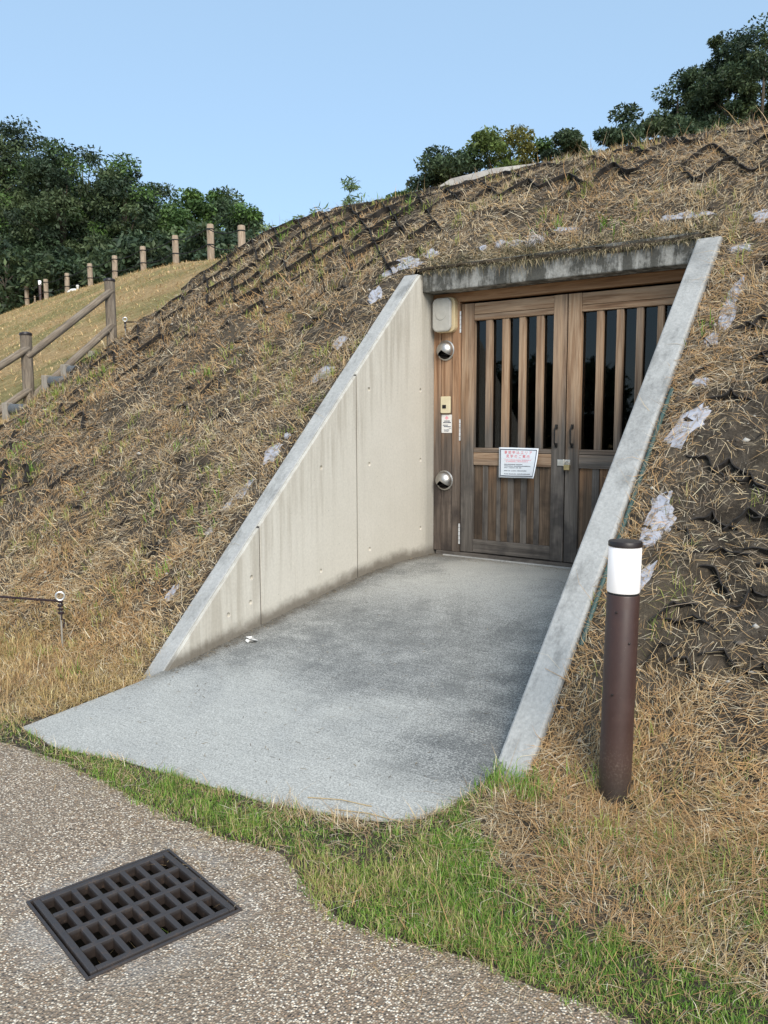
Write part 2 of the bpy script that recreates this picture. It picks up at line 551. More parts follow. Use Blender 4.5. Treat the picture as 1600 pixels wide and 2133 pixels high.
def m_path():
    t = NT('washed_aggregate'); v = t.coord('World')
    n = t.new('ShaderNodeTexVoronoi'); t.l.new(v, n.inputs['Vector']); n.inputs['Scale'].default_value = 135
    n.inputs['Randomness'].default_value = 1.
    sep = t.new('ShaderNodeSeparateColor'); t.l.new(n.outputs['Color'], sep.inputs[0])
    r, g_, b_ = sep.outputs[0], sep.outputs[1], sep.outputs[2]
    pebble = t.ramp(r, [(0., (.07, .06, .055)), (.14, (.25, .20, .155)), (.34, (.38, .30, .22)), (.5, (.52, .44, .34)), (.64, (.34, .23, .15)), (.72, (.62, .55, .45)), (.86, (.76, .70, .60))], 'CONSTANT')
    pebble = t.mix(.85, pebble, t.mix(1., pebble, t.ramp(g_, [(0., .65), (1., 1.35)]), 'MULTIPLY'))
    d = n.outputs['Distance']
    gap = t.ramp(d, [(.40, 0.), (.62, 1.)])
    base = t.mix(1., t.mix(gap, pebble, (.19, .145, .105)), (1.27, 1.21, 1.13), 'MULTIPLY')
    big = t.noise(v, 1.4, 5, .65)
    base = t.mix(t.ramp(big, [(.42, 0.), (.66, .38)]), base, (.27, .215, .155))
    # cement smear around the grating
    dv = t.new('ShaderNodeVectorMath', operation='DISTANCE'); t.l.new(v, dv.inputs[0]); dv.inputs[1].default_value = (-2.15, 1.57, 0)
    ring = t.math('MULTIPLY', t.maprange(dv.outputs['Value'], .46, .30), t.ramp(t.noise(v, 9, 4), [(.42, .0), (.6, .45)]))
    base = t.mix(ring, base, (.40, .37, .33))
    h = t.math('SUBTRACT', 1., d)
    t.bump(h, .9, .006)
    rr = t.ramp(b_, [(0., .35), (1., .8)])
    return t.done(base, rr, .4)

def m_blade(name, translucent=.25, rough=.6):
    t = NT(name)
    a = t.new('ShaderNodeVertexColor'); a.layer_name = 'Col'
    m = t.done(a.outputs[0], rough, .25)
    tr = t.new('ShaderNodeBsdfTranslucent'); t.l.new(a.outputs[0], tr.inputs[0])
    mx = t.new('ShaderNodeMixShader'); mx.inputs[0].default_value = translucent
    out = t.n['Material Output']
    t.l.new(t.b.outputs[0], mx.inputs[1]); t.l.new(tr.outputs[0], mx.inputs[2]); t.l.new(mx.outputs[0], out.inputs[0])
    return m

def m_glass():
    t = NT('window_glass')
    t.b.inputs['Transmission Weight'].default_value = 0.
    gl = t.new('ShaderNodeBsdfGlossy'); gl.inputs['Roughness'].default_value = .02
    tp = t.new('ShaderNodeBsdfTransparent'); tp.inputs[0].default_value = (.38, .42, .43, 1)
    fr = t.new('ShaderNodeFresnel'); fr.inputs[0].default_value = 1.5
    mx = t.new('ShaderNodeMixShader')
    t.l.new(fr.outputs[0], mx.inputs[0]); t.l.new(tp.outputs[0], mx.inputs[1]); t.l.new(gl.outputs[0], mx.inputs[2])
    t.l.new(mx.outputs[0], t.n['Material Output'].inputs[0])
    return t.m

def m_fabric():
    t = NT('white_geotextile'); v = t.coord('World')
    w = t.noise(t.coord('World', (160, 20, 20)), 1., 2); w2 = t.noise(t.coord('World', (20, 160, 160)), 1., 2)
    n = t.noise(v, 14, 5, .7)
    base = t.mix(n, (.33, .34, .385), (.50, .51, .56))
    base = t.mix(t.ramp(t.noise(v, 24, 5, .75), [(.53, 0.), (.62, .85)]), base, (.13, .105, .08))
    t.bump(t.math('ADD', w, w2), .4, .004)
    return t.done(base, .9, .15)

def m_lens():
    t = NT('opal_lens')
    t.b.inputs['Emission Color'].default_value = (1, .86, .74, 1)
    t.b.inputs['Emission Strength'].default_value = .10
    return t.done((.86, .86, .87), .28, .5)

def m_iron():
    t = NT('cast_iron'); v = t.coord('Object'); n = t.noise(v, 22, 5, .7); f_ = t.noise(v, 140, 3, .7)
    x, y, z = t.xyz('Object')
    base = t.mix(n, (.036, .031, .030), (.062, .054, .052))
    inner = t.maprange(z, .004, -.006)  # rusty lower faces, darkened to put the slots' shade into the colour
    base = t.mix(t.math('MULTIPLY', inner, .8), base, (.024, .016, .012))
    base = t.mix(t.ramp(t.math('ADD', t.math('MULTIPLY', n, .6), t.math('MULTIPLY', f_, .4)), [(.54, 0.), (.66, .55)]), base, (.12, .075, .048))
    t.bump(f_, .2, .002)
    return t.done(base, t.ramp(n, [(.3, .42), (.7, .7)]), .45)

def m_brown():
    t = NT('brown_paint'); v = t.coord('Object'); x, y, z = t.xyz('Object')
    n = t.noise(v, 16, 5, .7); f_ = t.noise(v, 120, 3, .7)
    base = t.mix(n, (.040, .021, .017), (.072, .037, .029))
    up = t.maprange(t.math('ADD', z, t.math('MULTIPLY', n, .25)), .42, .12)
    base = t.mix(t.math('MULTIPLY', up, t.ramp(f_, [(.52, .12), (.66, .7)])), base, (.20, .15, .115))
    base = t.mix(t.ramp(t.voro(v, 70), [(.05, .5), (.08, 0.)]), base, (.22, .18, .15))
    base = t.mix(t.maprange(z, .16, -.02), base, (.035, .026, .021))
    t.bump(n, .1, .003)
    return t.done(base, t.ramp(n, [(.3, .35), (.7, .55)]), .45)

M = dict(
    floor=m_concrete_floor(), wall=m_wall(), wall_top=m_wall(True), lintel=m_lintel(),
    wood=m_wood('weathered_cedar', 'Z'), woodx=m_wood('weathered_cedar_rail', 'X', .15),
    wood_warm=m_wood('sheltered_cedar', 'X', .7, (.82, .70, .6)), wood_side=m_wood('side_panel_cedar', 'Z', .05, (1., .9, .84)),
    board_warm=m_wood('cedar_board', 'Z', .40, (.92, .74, .58)), board_grey=m_wood('grey_cedar_board', 'Z', -.25),
    soil=m_soil(), turf=m_lawn_soil(), path=m_path(), blade=m_blade('grass_blade', .3), leaf=m_blade('leaf', .22, .5), straw=m_blade('straw', .12, .75),
    glass=m_glass(), fabric=m_fabric(), lens=m_lens(),
    log=m_log('fence_log', (.09, .07, .052), (.31, .25, .185), (.23, .20, .165)), log_pale=m_log('rope_post_timber', (.25, .18, .125), (.46, .36, .26), (.40, .32, .24)),
    step_end=m_log('step_log', (.07, .08, .09), (.15, .16, .165), (.10, .11, .12)),
    stake_wood=m_log('step_stake', (.26, .23, .19), (.4, .36, .3), (.3, .28, .25)),
    brown=m_brown(), cap=plain('dark_brown_cap', (.025, .018, .016), .4),
    iron=m_iron(), black=plain('black_plastic', (.012, .012, .012), .6), cellp=plain('dirty_black_plastic', (.026, .022, .019), .85, var=.6, scale=18), rust=plain('iron_rust', (.10, .05, .028), .9),
    steel=plain('brushed_steel', (.50, .48, .45), .42, 1., .5, .08), galv=plain('galvanised_wire', (.75, .73, .68), .35, .8),
    brass=plain('brass', (.50, .40, .20), .4, .8), white_metal=plain('white_hinge', (.7, .7, .7), .4, .4),
    cream=plain('cream_plastic', (.68, .60, .40), .45, var=.05), beige=plain('beige_plastic', (.44, .425, .38), .5, var=.06), beige2=plain('yellowed_plastic', (.62, .50, .30), .5, var=.06),
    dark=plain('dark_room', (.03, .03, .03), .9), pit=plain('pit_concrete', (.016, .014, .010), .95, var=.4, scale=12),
    paper=plain('laminated_paper', (.74, .79, .84), .3, var=.02), ink=plain('dark_ink', (.02, .03, .07), .5), grey_ink=plain('grey_ink', (.16, .17, .2), .5), red=plain('red_ink', (.80, .14, .17), .5, var=.03), pink=plain('pink_ink', (.86, .38, .42), .5, var=.03),
    rope=plain('dark_rope', (.030, .018, .020), .9), rope2=plain('black_rope', (.012, .012, .013), .9), green_pl=plain('green_edging', (.045, .085, .075), .5),
    bark=plain('bark', (.10, .08, .06), .9, var=.4), sheet=plain('pale_sheet', (.36, .335, .30), .9, var=.22, scale=5), white=plain('white_paint', (.78, .76, .72), .6, var=.05),
    joint=plain('joint_dark', (.05, .045, .04), .95),
)

# ------------------------------------------------------------------ ground structures
def grid_mesh(xs, ys, zf, keep):
    gx, gy = np.meshgrid(xs, ys)
    gz = zf(gx, gy)
    v = np.stack([gx, gy, gz], -1).reshape(-1, 3)
    nx = len(xs); ny = len(ys)
    i, j = np.meshgrid(np.arange(nx - 1), np.arange(ny - 1))
    a = (j * nx + i).ravel()
    q = np.stack([a, a + 1, a + nx + 1, a + nx], -1)
    cx = (xs[:-1] + xs[1:]) / 2; cy = (ys[:-1] + ys[1:]) / 2
    kx, ky = np.meshgrid(cx, cy)
    k = keep(kx, ky).ravel()
    return v, q[k]

# far ground to the horizon
me = raw_mesh('ground', [(-900, -900, -.75), (900, -900, -.75), (900, 900, -.75), (-900, 900, -.75)], [(0, 1, 2, 3)])
tag(mesh_obj('ground', me, M['turf']), 'dry grassy ground stretching away behind everything', kind='structure')

def mz(x, y):
    z = ground(x, y)
    inslab = (x > -3.90) & (x < -1.54) & (y > slab_front(np.clip(x, -3.88, -1.56)) + .02)
    z = z - .012 * (y < path_edge(x) + .01)
    z = np.where((y > 2.84) & (y < 3.2) & (((x > -1.62) & (x < -1.455)) | ((x > -3.86) & (x < -3.69))), np.minimum(z, wall_top(y) - .03), z)
    return np.where(inslab & (y < 3.1), np.minimum(z, slab_z(y) - .05), z)
xs = np.concatenate([np.arange(-10.5, 1.2, .03), np.arange(1.2, 8, .2)])
ys = np.concatenate([np.arange(1.5, 7.6, .03), np.arange(7.6, 20, .25)])
v, q = grid_mesh(xs, ys, mz, lambda x, y: ~((x > -3.80) & (x < -1.50) & (y > 2.98) & (y < 5.69)) & (y > path_edge(x) - .05))
me = raw_mesh('mound', v, tris=q, smooth_=True)
mound_o = tag(mesh_obj('mound', me, M['soil']), 'square earth mound with dry cut grass around the sunken doorway', kind='structure')

# the far grassy hill on the left
xs = np.concatenate([np.arange(-80, -40, 2.), np.arange(-40, -7.9, .25)]); ys = np.concatenate([np.arange(-4, 30, .25), np.arange(30, 80, 2.)])
v, q = grid_mesh(xs, ys, hill, lambda x, y: hill(x, y) > -1.2)
me = raw_mesh('hill', v, tris=q, smooth_=True)
tag(mesh_obj('hill', me, M['turf']), 'sunlit hill of cut yellow grass rising behind the log fence', kind='structure')

# path: one sheet with a square hole for the drain
G = [(-2.331, 1.867), (-1.861, 1.761), (-1.965, 1.265), (-2.434, 1.363)]
gc = Vector((sum(p[0] for p in G) / 4, sum(p[1] for p in G) / 4, 0))
ga = math.atan2(G[1][1] - G[0][1], G[1][0] - G[0][0])
gs = .239
GX = Vector((math.cos(ga), math.sin(ga), 0)); GY = Vector((-math.sin(ga), math.cos(ga), 0))
def gp(a, b, z=0.): return gc + GX * a + GY * b + Vector((0, 0, z))
outer = [Vector((x, float(path_edge(np.array(x))), 0)) for x in np.concatenate([np.arange(-14, -5, .5), np.arange(-5, .8, .04), np.arange(.8, 8.5, .5)])]
outer = [Vector((8.2, -8, 0)), ] + outer[::-1] + [Vector((-14, -8, 0))]
hs = gs + .007
hole = [gp(-hs, -hs), gp(hs, -hs), gp(hs, hs), gp(-hs, hs)]
tri = tessellate_polygon([outer, hole])
allv = outer + hole
me = raw_mesh('path', [tuple(p) for p in allv], [tuple(t) for t in tri])
bm = bmesh.new(); bm.from_mesh(me)
for f in bm.faces:
    if f.normal.z < 0: f.normal_flip()
bm.to_mesh(me); bm.free()
tag(mesh_obj('path', me, M['path']), 'brown washed pebble path in front of the mound', kind='structure')

# entrance slab, a ramp that levels out at the door
cols = np.linspace(-3.88, -1.56, 60)
rows = 70
vv = []; ff = []
for x in cols:
    y0 = float(slab_front(np.array(x)))
    y1 = 5.86 if x > -3.735 else 2.2 + (x + 3.88) / .145 * .75
    if x > -1.6: y1 = 3.05
    y1 = max(y1, y0 + .01)
    for k in range(rows):
        y = y0 + (y1 - y0) * k / (rows - 1)
        z = float(slab_z(np.array(y)))
        vv.append((x, y, z))
for i in range(len(cols) - 1):
    for k in range(rows - 1):
        ff.append((i * rows + k, (i + 1) * rows + k, (i + 1) * rows + k + 1, i * rows + k + 1))
n0 = len(vv)
rim = [i * rows for i in range(len(cols))]
left = [k for k in range(rows - 1, 0, -1)]
rimall = left + rim
for r_ in rimall:
    x, y, z = vv[r_]; vv.append((x, y, z - .12))
for k in range(len(rimall) - 1):
    ff.append((rimall[k], n0 + k, n0 + k + 1, rimall[k + 1]))
me = raw_mesh('ramp', vv, ff, smooth_=False)
tag(mesh_obj('ramp', me, M['floor']), 'grey broomed concrete ramp leading in to the wooden doors', kind='structure')

# ------------------------------------------------------------------ wing walls
def wall_prof(y0, y1, dz=0., zb=-.25):
    # side outline of the wall between y0 and y1, top follows the slope then runs level
    top = lambda y: min(wall_top(y), 2.715) + dz
    p = [(y0, zb), (y0, top(y0))]
    yk = (2.715 + 2.789) / SL
    if y0 < yk < y1: p.append((yk, 2.715 + dz))
    p += [(y1, top(y1)), (y1, zb)]
    return p
lw = thing('retaining_wall', 'sloping pale concrete wing wall with tie holes beside the ramp, door side facing it', 'retaining wall', (0, 0, 0))
lw['label'] = 'cream faced concrete wing wall with round tie holes, left of the doors'
MB().prism_x(wall_prof(2.90, 5.90), -3.875, -3.746).build('wall_core', M['wall_top'], lw, .006)
def cutter(c):
    m = MB().lathe([(.0145, -.013), (.0145, .03)], 14, Matrix.Translation(Vector(c)) @ Matrix.Rotation(R(90), 4, 'Y'))
    return m
holes = [(4.939, 1.79), (5.628, 1.80), (4.384, 1.238), (4.937, 1.237), (5.628, 1.239), (4.368, .515), (4.937, .595), (5.629, .68), (3.689, .575), (3.675, .417), (3.484, .373)]
cm = MB()
for (y, z) in holes: m_ = cutter((-3.72, y, z)); cm.add(m_.v, m_.f)
cut = cm.build('cutter', None)
for yj in (3.768, 4.7885):
    MB().prism_x(wall_prof(yj - .0055, yj + .0055, -.012), -3.747, -3.7275).build('joint_filler', M['joint'], lw)
for (a, b) in ((2.915, 3.762), (3.774, 4.7825), (4.7945, 5.885)):
    o = MB().prism_x(wall_prof(a, b, -.010), -3.746, -3.720).build('panel', M['wall'], lw)
    md = o.modifiers.new('holes', 'BOOLEAN'); md.object = cut; md.operation = 'DIFFERENCE'; md.solver = 'EXACT'
    bpy.context.view_layer.update()
    me2 = bpy.data.meshes.new_from_object(o.evaluated_get(bpy.context.evaluated_depsgraph_get()))
    o.modifiers.clear(); o.data = me2
    if not me2.materials: me2.materials.append(M['wall'])
    bv = o.modifiers.new('bevel', 'BEVEL'); bv.width = .0022; bv.segments = 1; bv.limit_method = 'ANGLE'
bpy.data.objects.remove(cut)
rw = MB().prism_x(wall_prof(2.90, 5.90), -1.590, -1.440).build('retaining_wall', M['wall_top'], None, .012)
tag(rw, 'concrete wing wall seen from its flat grey sloping top, near the bollard lamp', 'retaining wall')
lt = MB().box(-3.722, -1.589, 5.653, 5.835, 2.570, 2.765).build('lintel', M['lintel'], None, .008)
tag(lt, 'black streaked concrete lintel above the wooden doors', 'lintel')

# ------------------------------------------------------------------ doorway frame
fr = thing('door_frame', 'wooden door frame with boarded side panel against the cream wall', 'door frame', (-2.6, 5.84, .445))
def P(mb, name, mat, parent, bevel=.003):
    off = parent_world(parent)
    mb.v = [(x - off[0], y - off[1], z - off[2]) for x, y, z in mb.v]
    return mb.build(name, mat, parent, bevel)
def parent_world(p):
    o = Vector((0, 0, 0))
    while p is not None:
        o = o + p.location; p = p.parent
    return o
P(MB().box(-3.718, -1.592, 5.815, 5.90, 2.497, 2.569), 'head', M['wood_warm'], fr)
P(MB().box(-3.718, -3.652, 5.822, 5.90, .478, 2.496), 'plank', M['wood_side'], fr)
P(MB().box(-3.649, -3.543, 5.832, 5.90, .478, 2.496), 'plank', M['wood_side'], fr)
P(MB().box(-3.540, -3.474, 5.822, 5.90, .478, 2.496), 'jamb', M['wood_side'], fr)
P(MB().box(-1.648, -1.592, 5.822, 5.90, .478, 2.496), 'jamb', M['wood_side'], fr)
P(MB().box(-3.680, -1.592, 5.800, 5.90, .447, .477), 'sill', M['woodx'], fr)
P(MB().box(-3.60, -1.592, 5.780, 5.799, .444, .455), 'threshold_strip', M['wall_top'], fr)

def make_door(label, x0, x1, slat_x, board_x, stile_l, stile_r):
    y = 5.84
    d = thing('door', label, 'door', (x0, y, .48), 0, 'wooden double doors')
    P(MB().box(x0, stile_l, y, y + .045, .483, 2.480), 'stile', M['wood'], d)
    P(MB().box(stile_r, x1, y, y + .045, .483, 2.480), 'stile', M['wood'], d)
    P(MB().box(stile_l + .001, stile_r - .001, y + .004, y + .044, 2.392, 2.478), 'rail', M['woodx'], d)
    P(MB().box(stile_l + .001, stile_r - .001, y + .002, y + .044, 2.345, 2.389), 'rail', M['woodx'], d)
    P(MB().box(stile_l + .001, stile_r - .001, y + .004, y + .044, 1.304, 1.338), 'rail', M['woodx'], d)
    P(MB().box(stile_l + .001, stile_r - .001, y + .003, y + .044, 1.200, 1.300), 'rail', M['woodx'], d)
    P(MB().box(stile_l + .001, stile_r - .001, y + .003, y + .044, .486, .592), 'rail', M['woodx'], d)
    for a, b in slat_x:
        P(MB().box(a, b, y + .012, y + .042, 1.3385, 2.3445), 'slat', M['wood'], d)
    for i, (a, b) in enumerate(zip(board_x[:-1], board_x[1:])):
        wide = (i % 2 == 0)
        P(MB().box(a + .001, b - .001, y + (.022 if wide else .015), y + .042, .5925, 1.1995), 'board', M['board_warm' if wide else 'board_grey'], d, .002)
    P(MB().box(stile_l + .002, stile_r - .002, y + .046, y + .051, 1.30, 2.38), 'glass_pane', M['glass'], d, 0)
    return d
dl = make_door('left wooden slatted door carrying the white notice', -3.466, -2.566,
               [(-3.252, -3.195), (-3.108, -3.05), (-2.962, -2.908), (-2.817, -2.759)],
               [-3.351, -3.271, -3.223, -3.145, -3.110, -3.047, -2.992, -2.933, -2.880, -2.818, -2.774, -2.673], -3.352, -2.672)
dr = make_door('right wooden slatted door partly hidden by the sloping wall', -2.557, -1.655,
               [(-2.342, -2.290), (-2.194, -2.143), (-2.050, -2.002), (-1.903, -1.858)],
               [-2.452, -2.35, -2.295, -2.23, -2.17, -2.10, -2.05, -1.98, -1.92, -1.86, -1.80, -1.76], -2.453, -1.759)
def handle(x, d):
    pts = []
    for k in range(11):
        t = k / 10
        pts.append((x, 5.832 - .030 * min(1, 5 * min(t, 1 - t)), 1.36 + .155 * t))
    m = MB().tube(pts, .0065, 8)
    m.box(x - .010, x + .010, 5.833, 5.8395, 1.352, 1.385); m.box(x - .010, x + .010, 5.833, 5.8395, 1.492, 1.525)
    P(m, 'handle', M['black'], d, 0)
handle(-2.632, dl); handle(-2.505, dr)
for z0, z1 in ((2.255, 2.425), (1.393, 1.568), (.545, .716)):
    h = MB()
    for k in range(5):
        a = z0 + (z1 - z0) * k / 5
        h.tube([(-3.471, 5.828, a + .001), (-3.471, 5.828, a + (z1 - z0) / 5 - .002)], .0075, 8)
    P(h, 'hinge', M['white_metal'], dl, 0)
P(MB().box(-2.618, -2.515, 5.832, 5.8385, 1.216, 1.262).tube([(-2.566, 5.829, 1.214), (-2.566, 5.829, 1.264)], .006, 8), 'hasp', M['galv'], dl, .001)
pl = thing('padlock', 'brass padlock hanging from the door hasp', 'padlock', (-2.532, 5.815, 1.19))
P(MB().box(-2.555, -2.510, 5.805, 5.825, 1.186, 1.226), 'body', M['brass'], pl, .003)
pts = [(-2.532 + .015 * math.cos(a), 5.815, 1.233 + .016 * math.sin(a)) for a in np.linspace(0, math.pi, 9)]
P(MB().tube([(-2.517, 5.815, 1.222)] + pts + [(-2.547, 5.815, 1.222)], .004, 6), 'shackle', M['steel'], pl, 0)

# dark room behind the glass
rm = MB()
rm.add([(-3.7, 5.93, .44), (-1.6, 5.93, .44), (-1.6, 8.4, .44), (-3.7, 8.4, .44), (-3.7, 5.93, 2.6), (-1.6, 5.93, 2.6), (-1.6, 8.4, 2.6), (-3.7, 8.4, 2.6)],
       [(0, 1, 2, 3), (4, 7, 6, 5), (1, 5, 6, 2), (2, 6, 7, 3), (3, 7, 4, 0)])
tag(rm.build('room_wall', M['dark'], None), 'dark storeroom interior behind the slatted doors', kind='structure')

# ------------------------------------------------------------------ wall-hung fittings
sb = thing('siren_box', 'beige plastic siren box high on the side panel', 'alarm box', (-3.59, 5.83, 2.41))
def rounded(x0, x1, y0, y1, z0, z1, r=.03, n=5):
    prof = []
    for cx, cz, a0 in ((x1 - r, z1 - r, 0), (x0 + r, z1 - r, 90), (x0 + r, z0 + r, 180), (x1 - r, z0 + r, 270)):
        for k in range(n + 1):
            a = R(a0 + 90 * k / n); prof.append((cx + r * math.cos(a), cz + r * math.sin(a)))
    m = MB(); k = len(prof)
    vs_ = [(x, y0, z) for x, z in prof] + [(x, y1, z) for x, z in prof]
    fs = [tuple(range(k)), tuple(range(2 * k - 1, k - 1, -1))] + [((i + 1) % k, i, k + i, k + (i + 1) % k) for i in range(k)]
    return m.add(vs_, fs)
P(rounded(-3.688, -3.492, 5.775, 5.8305, 2.262, 2.535, .045), 'back_box', M['beige2'], sb, .006)
P(rounded(-3.690, -3.515, 5.748, 5.776, 2.266, 2.532, .045), 'cover', M['beige'], sb, .012)
P(MB().lathe([(.048, 0), (.048, .003), (.044, .004), (.044, .003)], 24, Matrix.Translation(Vector((-3.605, 5.748, 2.405))) @ Matrix.Rotation(R(90), 4, 'X')), 'speaker_disc', M['beige'], sb, 0)

def vent(label, x, z, up):
    v_ = thing('vent_hood', label, 'vent', (x, 5.83, z), 0, 'steel vent hoods on the side panel')
    r = .082
    flange = MB().lathe([(r, 0), (r, .008), (r - .008, .013), (0.03, .013)], 28, Matrix.Rotation(R(90), 4, 'X'))
    flange.build('flange', M['steel'], v_, 0, True)
    vs_ = []; fs = []
    nu, nv = 24, 10
    for j in range(nv + 1):
        ph = (math.pi / 2) * j / nv
        for i in range(nu + 1):
            th = R(-36) + (math.pi + R(72)) * i / nu
            rr = (r - .008) * math.cos(ph)
            vs_.append((rr * math.cos(th), -.013 - .062 * math.sin(ph), rr * math.sin(th)))
    for j in range(nv):
        for i in range(nu):
            a = j * (nu + 1) + i
            fs.append((a, a + 1, a + nu + 2, a + nu + 1))
    MB().add(vs_, fs).build('hood', M['steel'], v_, 0, True)
    MB().lathe([(r - .012, .0135), (0, .0135)], 20, Matrix.Rotation(R(90), 4, 'X')).build('opening', M['black'], v_)
    lv = MB()
    for k in range(4):
        lv.box(-.034, .034, -.030, -.014, -.060 + k * .013, -.057 + k * .013)
    lv.build('louvre', M['iron'], v_)
    return v_
vent('round steel vent hood just below the siren box', -3.606, 2.122, 1)
vent('round steel vent hood low on the side panel', -3.613, 1.065, 0)

ip = thing('call_button', 'cream call button plate above the small white sticker', 'push button', (-3.60, 5.83, 1.68))
P(rounded(-3.646, -3.556, 5.812, 5.8305, 1.616, 1.752, .008), 'plate', M['cream'], ip, .003)
P(MB().box(-3.628, -3.592, 5.808, 5.8118, 1.655, 1.684), 'button', M['black'], ip, .002)

def text_mesh(body, size):
    cu = bpy.data.curves.new('lettering', 'FONT'); cu.body = body; cu.size = size; cu.align_x = 'CENTER'
    cu.resolution_u = 3
    ob = bpy.data.objects.new('lettering', cu); C.objects.link(ob)
    bpy.context.view_layer.update()
    me_ = bpy.data.meshes.new_from_object(ob.evaluated_get(bpy.context.evaluated_depsgraph_get()))
    bpy.data.objects.remove(ob)
    return me_

st = thing('sticker', 'small white sticker with pink mark under the call button', 'sticker', (-3.595, 5.8305, 1.53))
P(MB().box(-3.645, -3.546, 5.8285, 5.8315, 1.456, 1.604), 'plate', M['white'], st, 0)
lz = MB()
rr_ = random.Random(3)
for (x0, x1, z, h) in ((-3.618, -3.572, 1.549, .008), (-3.630, -3.560, 1.537, .007), (-3.632, -3.585, 1.516, .007), (-3.622, -3.558, 1.504, .007), (-3.575, -3.556, 1.492, .004), (-3.622, -3.572, 1.478, .005), (-3.620, -3.580, 1.468, .005)):
    x = x0
    while x < x1:
        w_ = h * rr_.uniform(.6, .95)
        lz.box(x, x + w_, 5.8275, 5.8284, z, z + h * rr_.uniform(.75, 1)); x += w_ + h * .18
P(lz, 'print', M['ink'], st, 0)
tr_ = MB().add([(-3.595, 5.8276, 1.596), (-3.615, 5.8276, 1.575), (-3.603, 5.8276, 1.572), (-3.595, 5.8276, 1.560), (-3.587, 5.8276, 1.572), (-3.575, 5.8276, 1.575)], [(0, 1, 2, 3, 4, 5)])
P(tr_, 'mark', M['pink'], st, 0)

# the notice: a curled A4 sheet, prints follow the curl
NT0 = (-3.108, 5.826, 1.109); NW, NH = .338, .237
nt = thing('notice', 'white laminated notice with red Japanese heading tacked on the left door', 'notice', NT0)
def npos(u, v_, off=0.):
    s_ = max(0., u / NW - .35) / .65; q_ = max(0., 1 - v_ / NH)
    return (u, -.004 - off - .085 * s_ ** 2 * q_ ** 1.3 - .004 * math.sin(u * 14), v_ + .012 * s_ * q_ - .003 * s_)
def nsheet(u0, u1, v0, v1, off, nu=16, nv=12):
    m = MB(); vs_ = [npos(u0 + (u1 - u0) * i / nu, v0 + (v1 - v0) * j / nv, off) for j in range(nv + 1) for i in range(nu + 1)]
    fs = [(j * (nu + 1) + i, j * (nu + 1) + i + 1, (j + 1) * (nu + 1) + i + 1, (j + 1) * (nu + 1) + i) for j in range(nv) for i in range(nu)]
    return m.add(vs_, fs)
o = nsheet(0, NW, 0, NH, 0).build('paper', M['paper'], nt, 0, True)
sm = o.modifiers.new('thick', 'SOLIDIFY'); sm.thickness = .001
bd = MB()
for a in ((.012, NW - .012, .012, .018), (.012, NW - .012, NH - .018, NH - .012), (.012, .018, .018, NH - .018), (NW - .018, NW - .012, .018, NH - .018)):
    m_ = nsheet(*a, .0012, 12, 10); bd.add(m_.v, m_.f)
bd.build('border', M['ink'], nt)
def ntext(body, size, u, v_, mat, name):
    me_ = text_mesh(body, size)
    for vv_ in me_.vertices: vv_.co = Vector(npos(u + vv_.co.x, v_ + vv_.co.y, .0014))
    me_.materials.clear()
    mesh_obj(name, me_, mat, nt)
ntext('事 前 申 込 エ リ ア', .0275, .168, .190, M['red'], 'heading')
ntext('見 学 の ご 案 内', .0275, .168, .160, M['red'], 'heading')
def nline(u0, u1, v_, h, mat, name, mb=None):
    m = mb or MB(); u = u0
    while u < u1:
        w_ = h * rr_.uniform(.5, .95)
        if rr_.random() > .1:
            a = nsheet(u, min(u + w_, u1), v_, v_ + h * rr_.uniform(.7, 1), .0014, 1, 1); m.add(a.v, a.f)
        u += w_ + h * .15
    return m
m_ = MB(); nline(.052, .285, .138, .006, None, '', m_); nline(.065, .26, .126, .006, None, '', m_)
for a in ((.048, .29, .149, .1495), (.048, .29, .119, .1195)):
    s_ = nsheet(*a, .0014, 10, 1); m_.add(s_.v, s_.f)
m_.build('red_print', M['pink'], nt)
m_ = MB()
for (a, b, z) in ((.05, .21, .103), (.05, .285, .090), (.05, .20, .077), (.05, .25, .053), (.05, .29, .028)): nline(a, b, z, .0062, None, '', m_)
m_.build('print', M['grey_ink'], nt)
MB().lathe([(.004, 0), (.003, .006), (0, .007)], 10, Matrix.Translation(Vector((.165, -.006, .222))) @ Matrix.Rotation(R(90), 4, 'X')).build('tack', M['brass'], nt)

# ------------------------------------------------------------------ bollard lamp
def bollard(label, loc, group, n=32):
    b = thing('bollard_lamp', label, 'bollard lamp', loc, 0, group)
    MB().lathe([(.0605, -.15), (.0605, .772), (.058, .776)], n).build('post', M['brown'], b, 0, True)
    MB().lathe([(.052, .774), (.057, .776), (.057, .782), (.052, .785)], n).build('ring', M['black'], b, 0, True)
    MB().lathe([(.0585, .784), (.0605, .788), (.0605, .951), (.0585, .954)], n).build('lamp_shade', M['lens'], b, 0, True)
    MB().lathe([(.050, .953), (.0622, .957), (.0622, .972), (.059, .976), (0, .978)], n).build('lid', M['cap'], b, 0, True)
    return b
bz = float(mound0(np.array(-1.077), np.array(2.985)))
bl = bollard('brown bollard lamp with opal white head standing by the right wall', (-1.077, 2.985, bz), None)
bl.rotation_euler = (R(-.5), R(.7), 0)
for (z, a) in ((.715, -28), (.60, 20), (.40, -30)):
    A = R(-54 + a - 8)
    MB().lathe([(.0045, 0), (.0045, .003), (.002, .004)], 8, Matrix.Translation(Vector((.0605 * math.cos(A), .0605 * math.sin(A), z))) @ Matrix.Rotation(A, 4, 'Z') @ Matrix.Rotation(R(90), 4, 'Y')).build('screw', M['cap'], bl)

